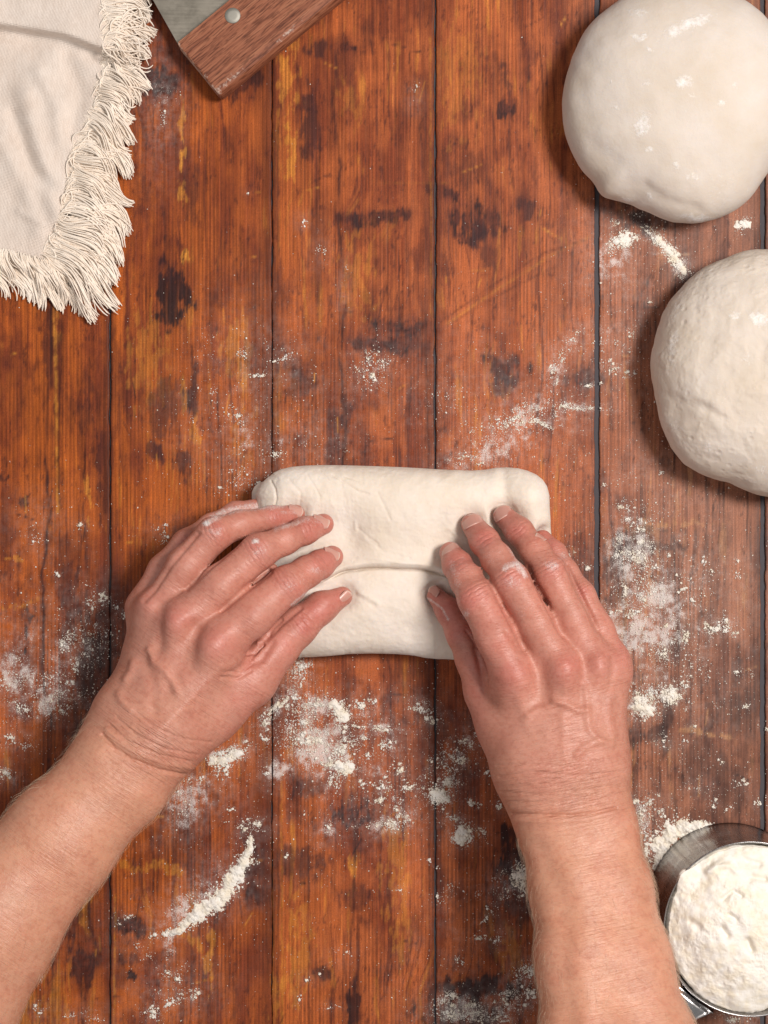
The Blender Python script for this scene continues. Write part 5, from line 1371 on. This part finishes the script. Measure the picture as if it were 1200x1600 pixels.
def mound(name, pts, wid, hgt, seed, label, specs=400):
    """flour ridge along a polyline (px); wid list of half widths"""
    pts = np.array(pts, float)
    pad = max(wid) + 10
    x0, y0 = pts.min(0) - pad; x1, y1 = pts.max(0) + pad
    xs = np.arange(x0, x1, 1.3); ys_ = np.arange(y0, y1, 1.3)
    X, Y = np.meshgrid(xs, ys_, indexing='ij')
    best = np.full(X.shape, -1e9)
    for i in range(len(pts) - 1):
        a, b = pts[i], pts[i + 1]; v_ = b - a
        t = np.clip(((X - a[0]) * v_[0] + (Y - a[1]) * v_[1]) / (v_ @ v_), 0, 1)
        d = np.hypot(X - a[0] - t * v_[0], Y - a[1] - t * v_[1])
        w_ = wid[i] * (1 - t) + wid[i + 1] * t
        best = np.maximum(best, 1 - d / w_)
    nz_ = fbm(X / 9, Y / 9, seed, 5, .62)
    f = best * .85 + (nz_ - .5) * 2.0
    h = np.clip(f, 0, None) ** .8 * hgt * .55
    h = h * (.75 + .5 * fbm(X / 6, Y / 6, seed + 9, 4, .6)) - .0004
    idx = np.arange(X.size).reshape(X.shape)
    keep = (h[:-1, :-1] > -.0003) | (h[1:, :-1] > -.0003) | (h[1:, 1:] > -.0003) | (h[:-1, 1:] > -.0003)
    F = np.stack([idx[:-1, :-1], idx[:-1, 1:], idx[1:, 1:], idx[1:, :-1]], -1)[keep]
    V = np.stack([(X - 600) * S, (800 - Y) * S, h], -1).reshape(-1, 3)
    used = np.unique(F); rm = np.full(len(V), -1); rm[used] = np.arange(len(used))
    V = V[used]; F = rm[F]
    # granular crumbs at the border
    n = int(specs * 2.2); seg = RNG.integers(0, len(pts) - 1, n); t = RNG.random(n)[:, None]
    c = pts[seg] * (1 - t) + pts[seg + 1] * t
    ww = np.array(wid)[seg] * (1 - t[:, 0]) + np.array(wid)[seg + 1] * t[:, 0]
    aa_ = RNG.uniform(0, 2 * math.pi, n); rr_2 = ww * RNG.normal(.95, .45, n)
    c = c + np.stack([np.cos(aa_), np.sin(aa_)], 1) * rr_2[:, None]
    rad = np.clip(RNG.lognormal(-.35, .45, n), .25, 2.2)
    sv_, sf_ = specks(np.stack([(c[:, 0] - 600) * S, (800 - c[:, 1]) * S, rad * .5 * S], 1), rad * S)
    Ft = np.concatenate([F[:, [0, 1, 2]], F[:, [0, 2, 3]]])
    if np.cross(V[Ft[0, 1]] - V[Ft[0, 0]], V[Ft[0, 2]] - V[Ft[0, 0]])[2] < 0: Ft = Ft[:, ::-1]
    o = mesh_obj(name, np.concatenate([V, sv_]), np.concatenate([Ft, sf_ + len(V)]), M_FLOUR, loc=(float((pts[:, 0].mean() - 600) * S), float((800 - pts[:, 1].mean()) * S), 0))
    return tag(o, label, 'flour')
mound('flour_streak', [(257, 1460), (277, 1455), (305, 1431), (336, 1409), (358, 1385), (374, 1358), (388, 1330), (392, 1308)], [4, 5, 11, 14, 14, 11, 7, 3], .0040, 801, 'long curved white streak of flour on the table right of the left forearm', 500)
mound('spilled_flour', [(1030, 1350), (1036, 1318), (1052, 1300), (1078, 1292), (1110, 1290)], [10, 18, 18, 10, 5], .0050, 811, 'spilled white flour piled against the steel measuring cup beside the right wrist', 500)
mound('flour_clump', [(530, 1196), (545, 1200)], [8, 11], .0030, 821, 'rounded flour clump below the dough, largest of those between the forearms', 60)
mound('flour_clump', [(680, 1240), (694, 1247)], [9, 10], .0030, 822, 'flour clump lying against the dark seam between the two forearms', 80)
mound('flour_clump', [(722, 1302), (724, 1312)], [11, 9], .0030, 823, 'flour clump left of the right wrist crease, below the seam clump', 80)
mound('flour_clump', [(524, 1102), (536, 1118)], [9, 12], .0026, 824, 'flour clump just below the folded dough near the left thumb', 100)
mound('flour_clump', [(998, 1102), (1010, 1108)], [11, 11], .0036, 825, 'flour clump touching the right edge of the right hand', 110)
mound('flour_clump', [(1040, 1088), (1052, 1084)], [8, 10], .0032, 826, 'flour clump a little to the right of the right hand', 90)
mound('flour_clump', [(964, 376), (980, 372)], [8, 10], .0030, 827, 'white flour clump just below the smooth dough ball', 80)
mound('flour_clump', [(1152, 352), (1166, 349)], [6, 7], .0026, 828, 'small oval flour clump at the right, between the two dough balls', 30)
mound('flour_clump', [(1028, 372), (1050, 396), (1070, 424)], [5, 8, 6], .0026, 829, 'diagonal ridge of flour leading to the rough dough ball', 160)
mound('flour_clump', [(332, 1190), (352, 1186), (376, 1176)], [7, 9, 7], .0026, 830, 'branching flour clump under the left wrist', 120)
mound('flour_clump', [(812, 1364), (814, 1366)], [11, 10], .0028, 831, 'flour clump beside the left side of the right forearm', 80)

print('tris approx', sum(len(o.data.polygons) * 2 for o in SC.objects if o.type == 'MESH'))
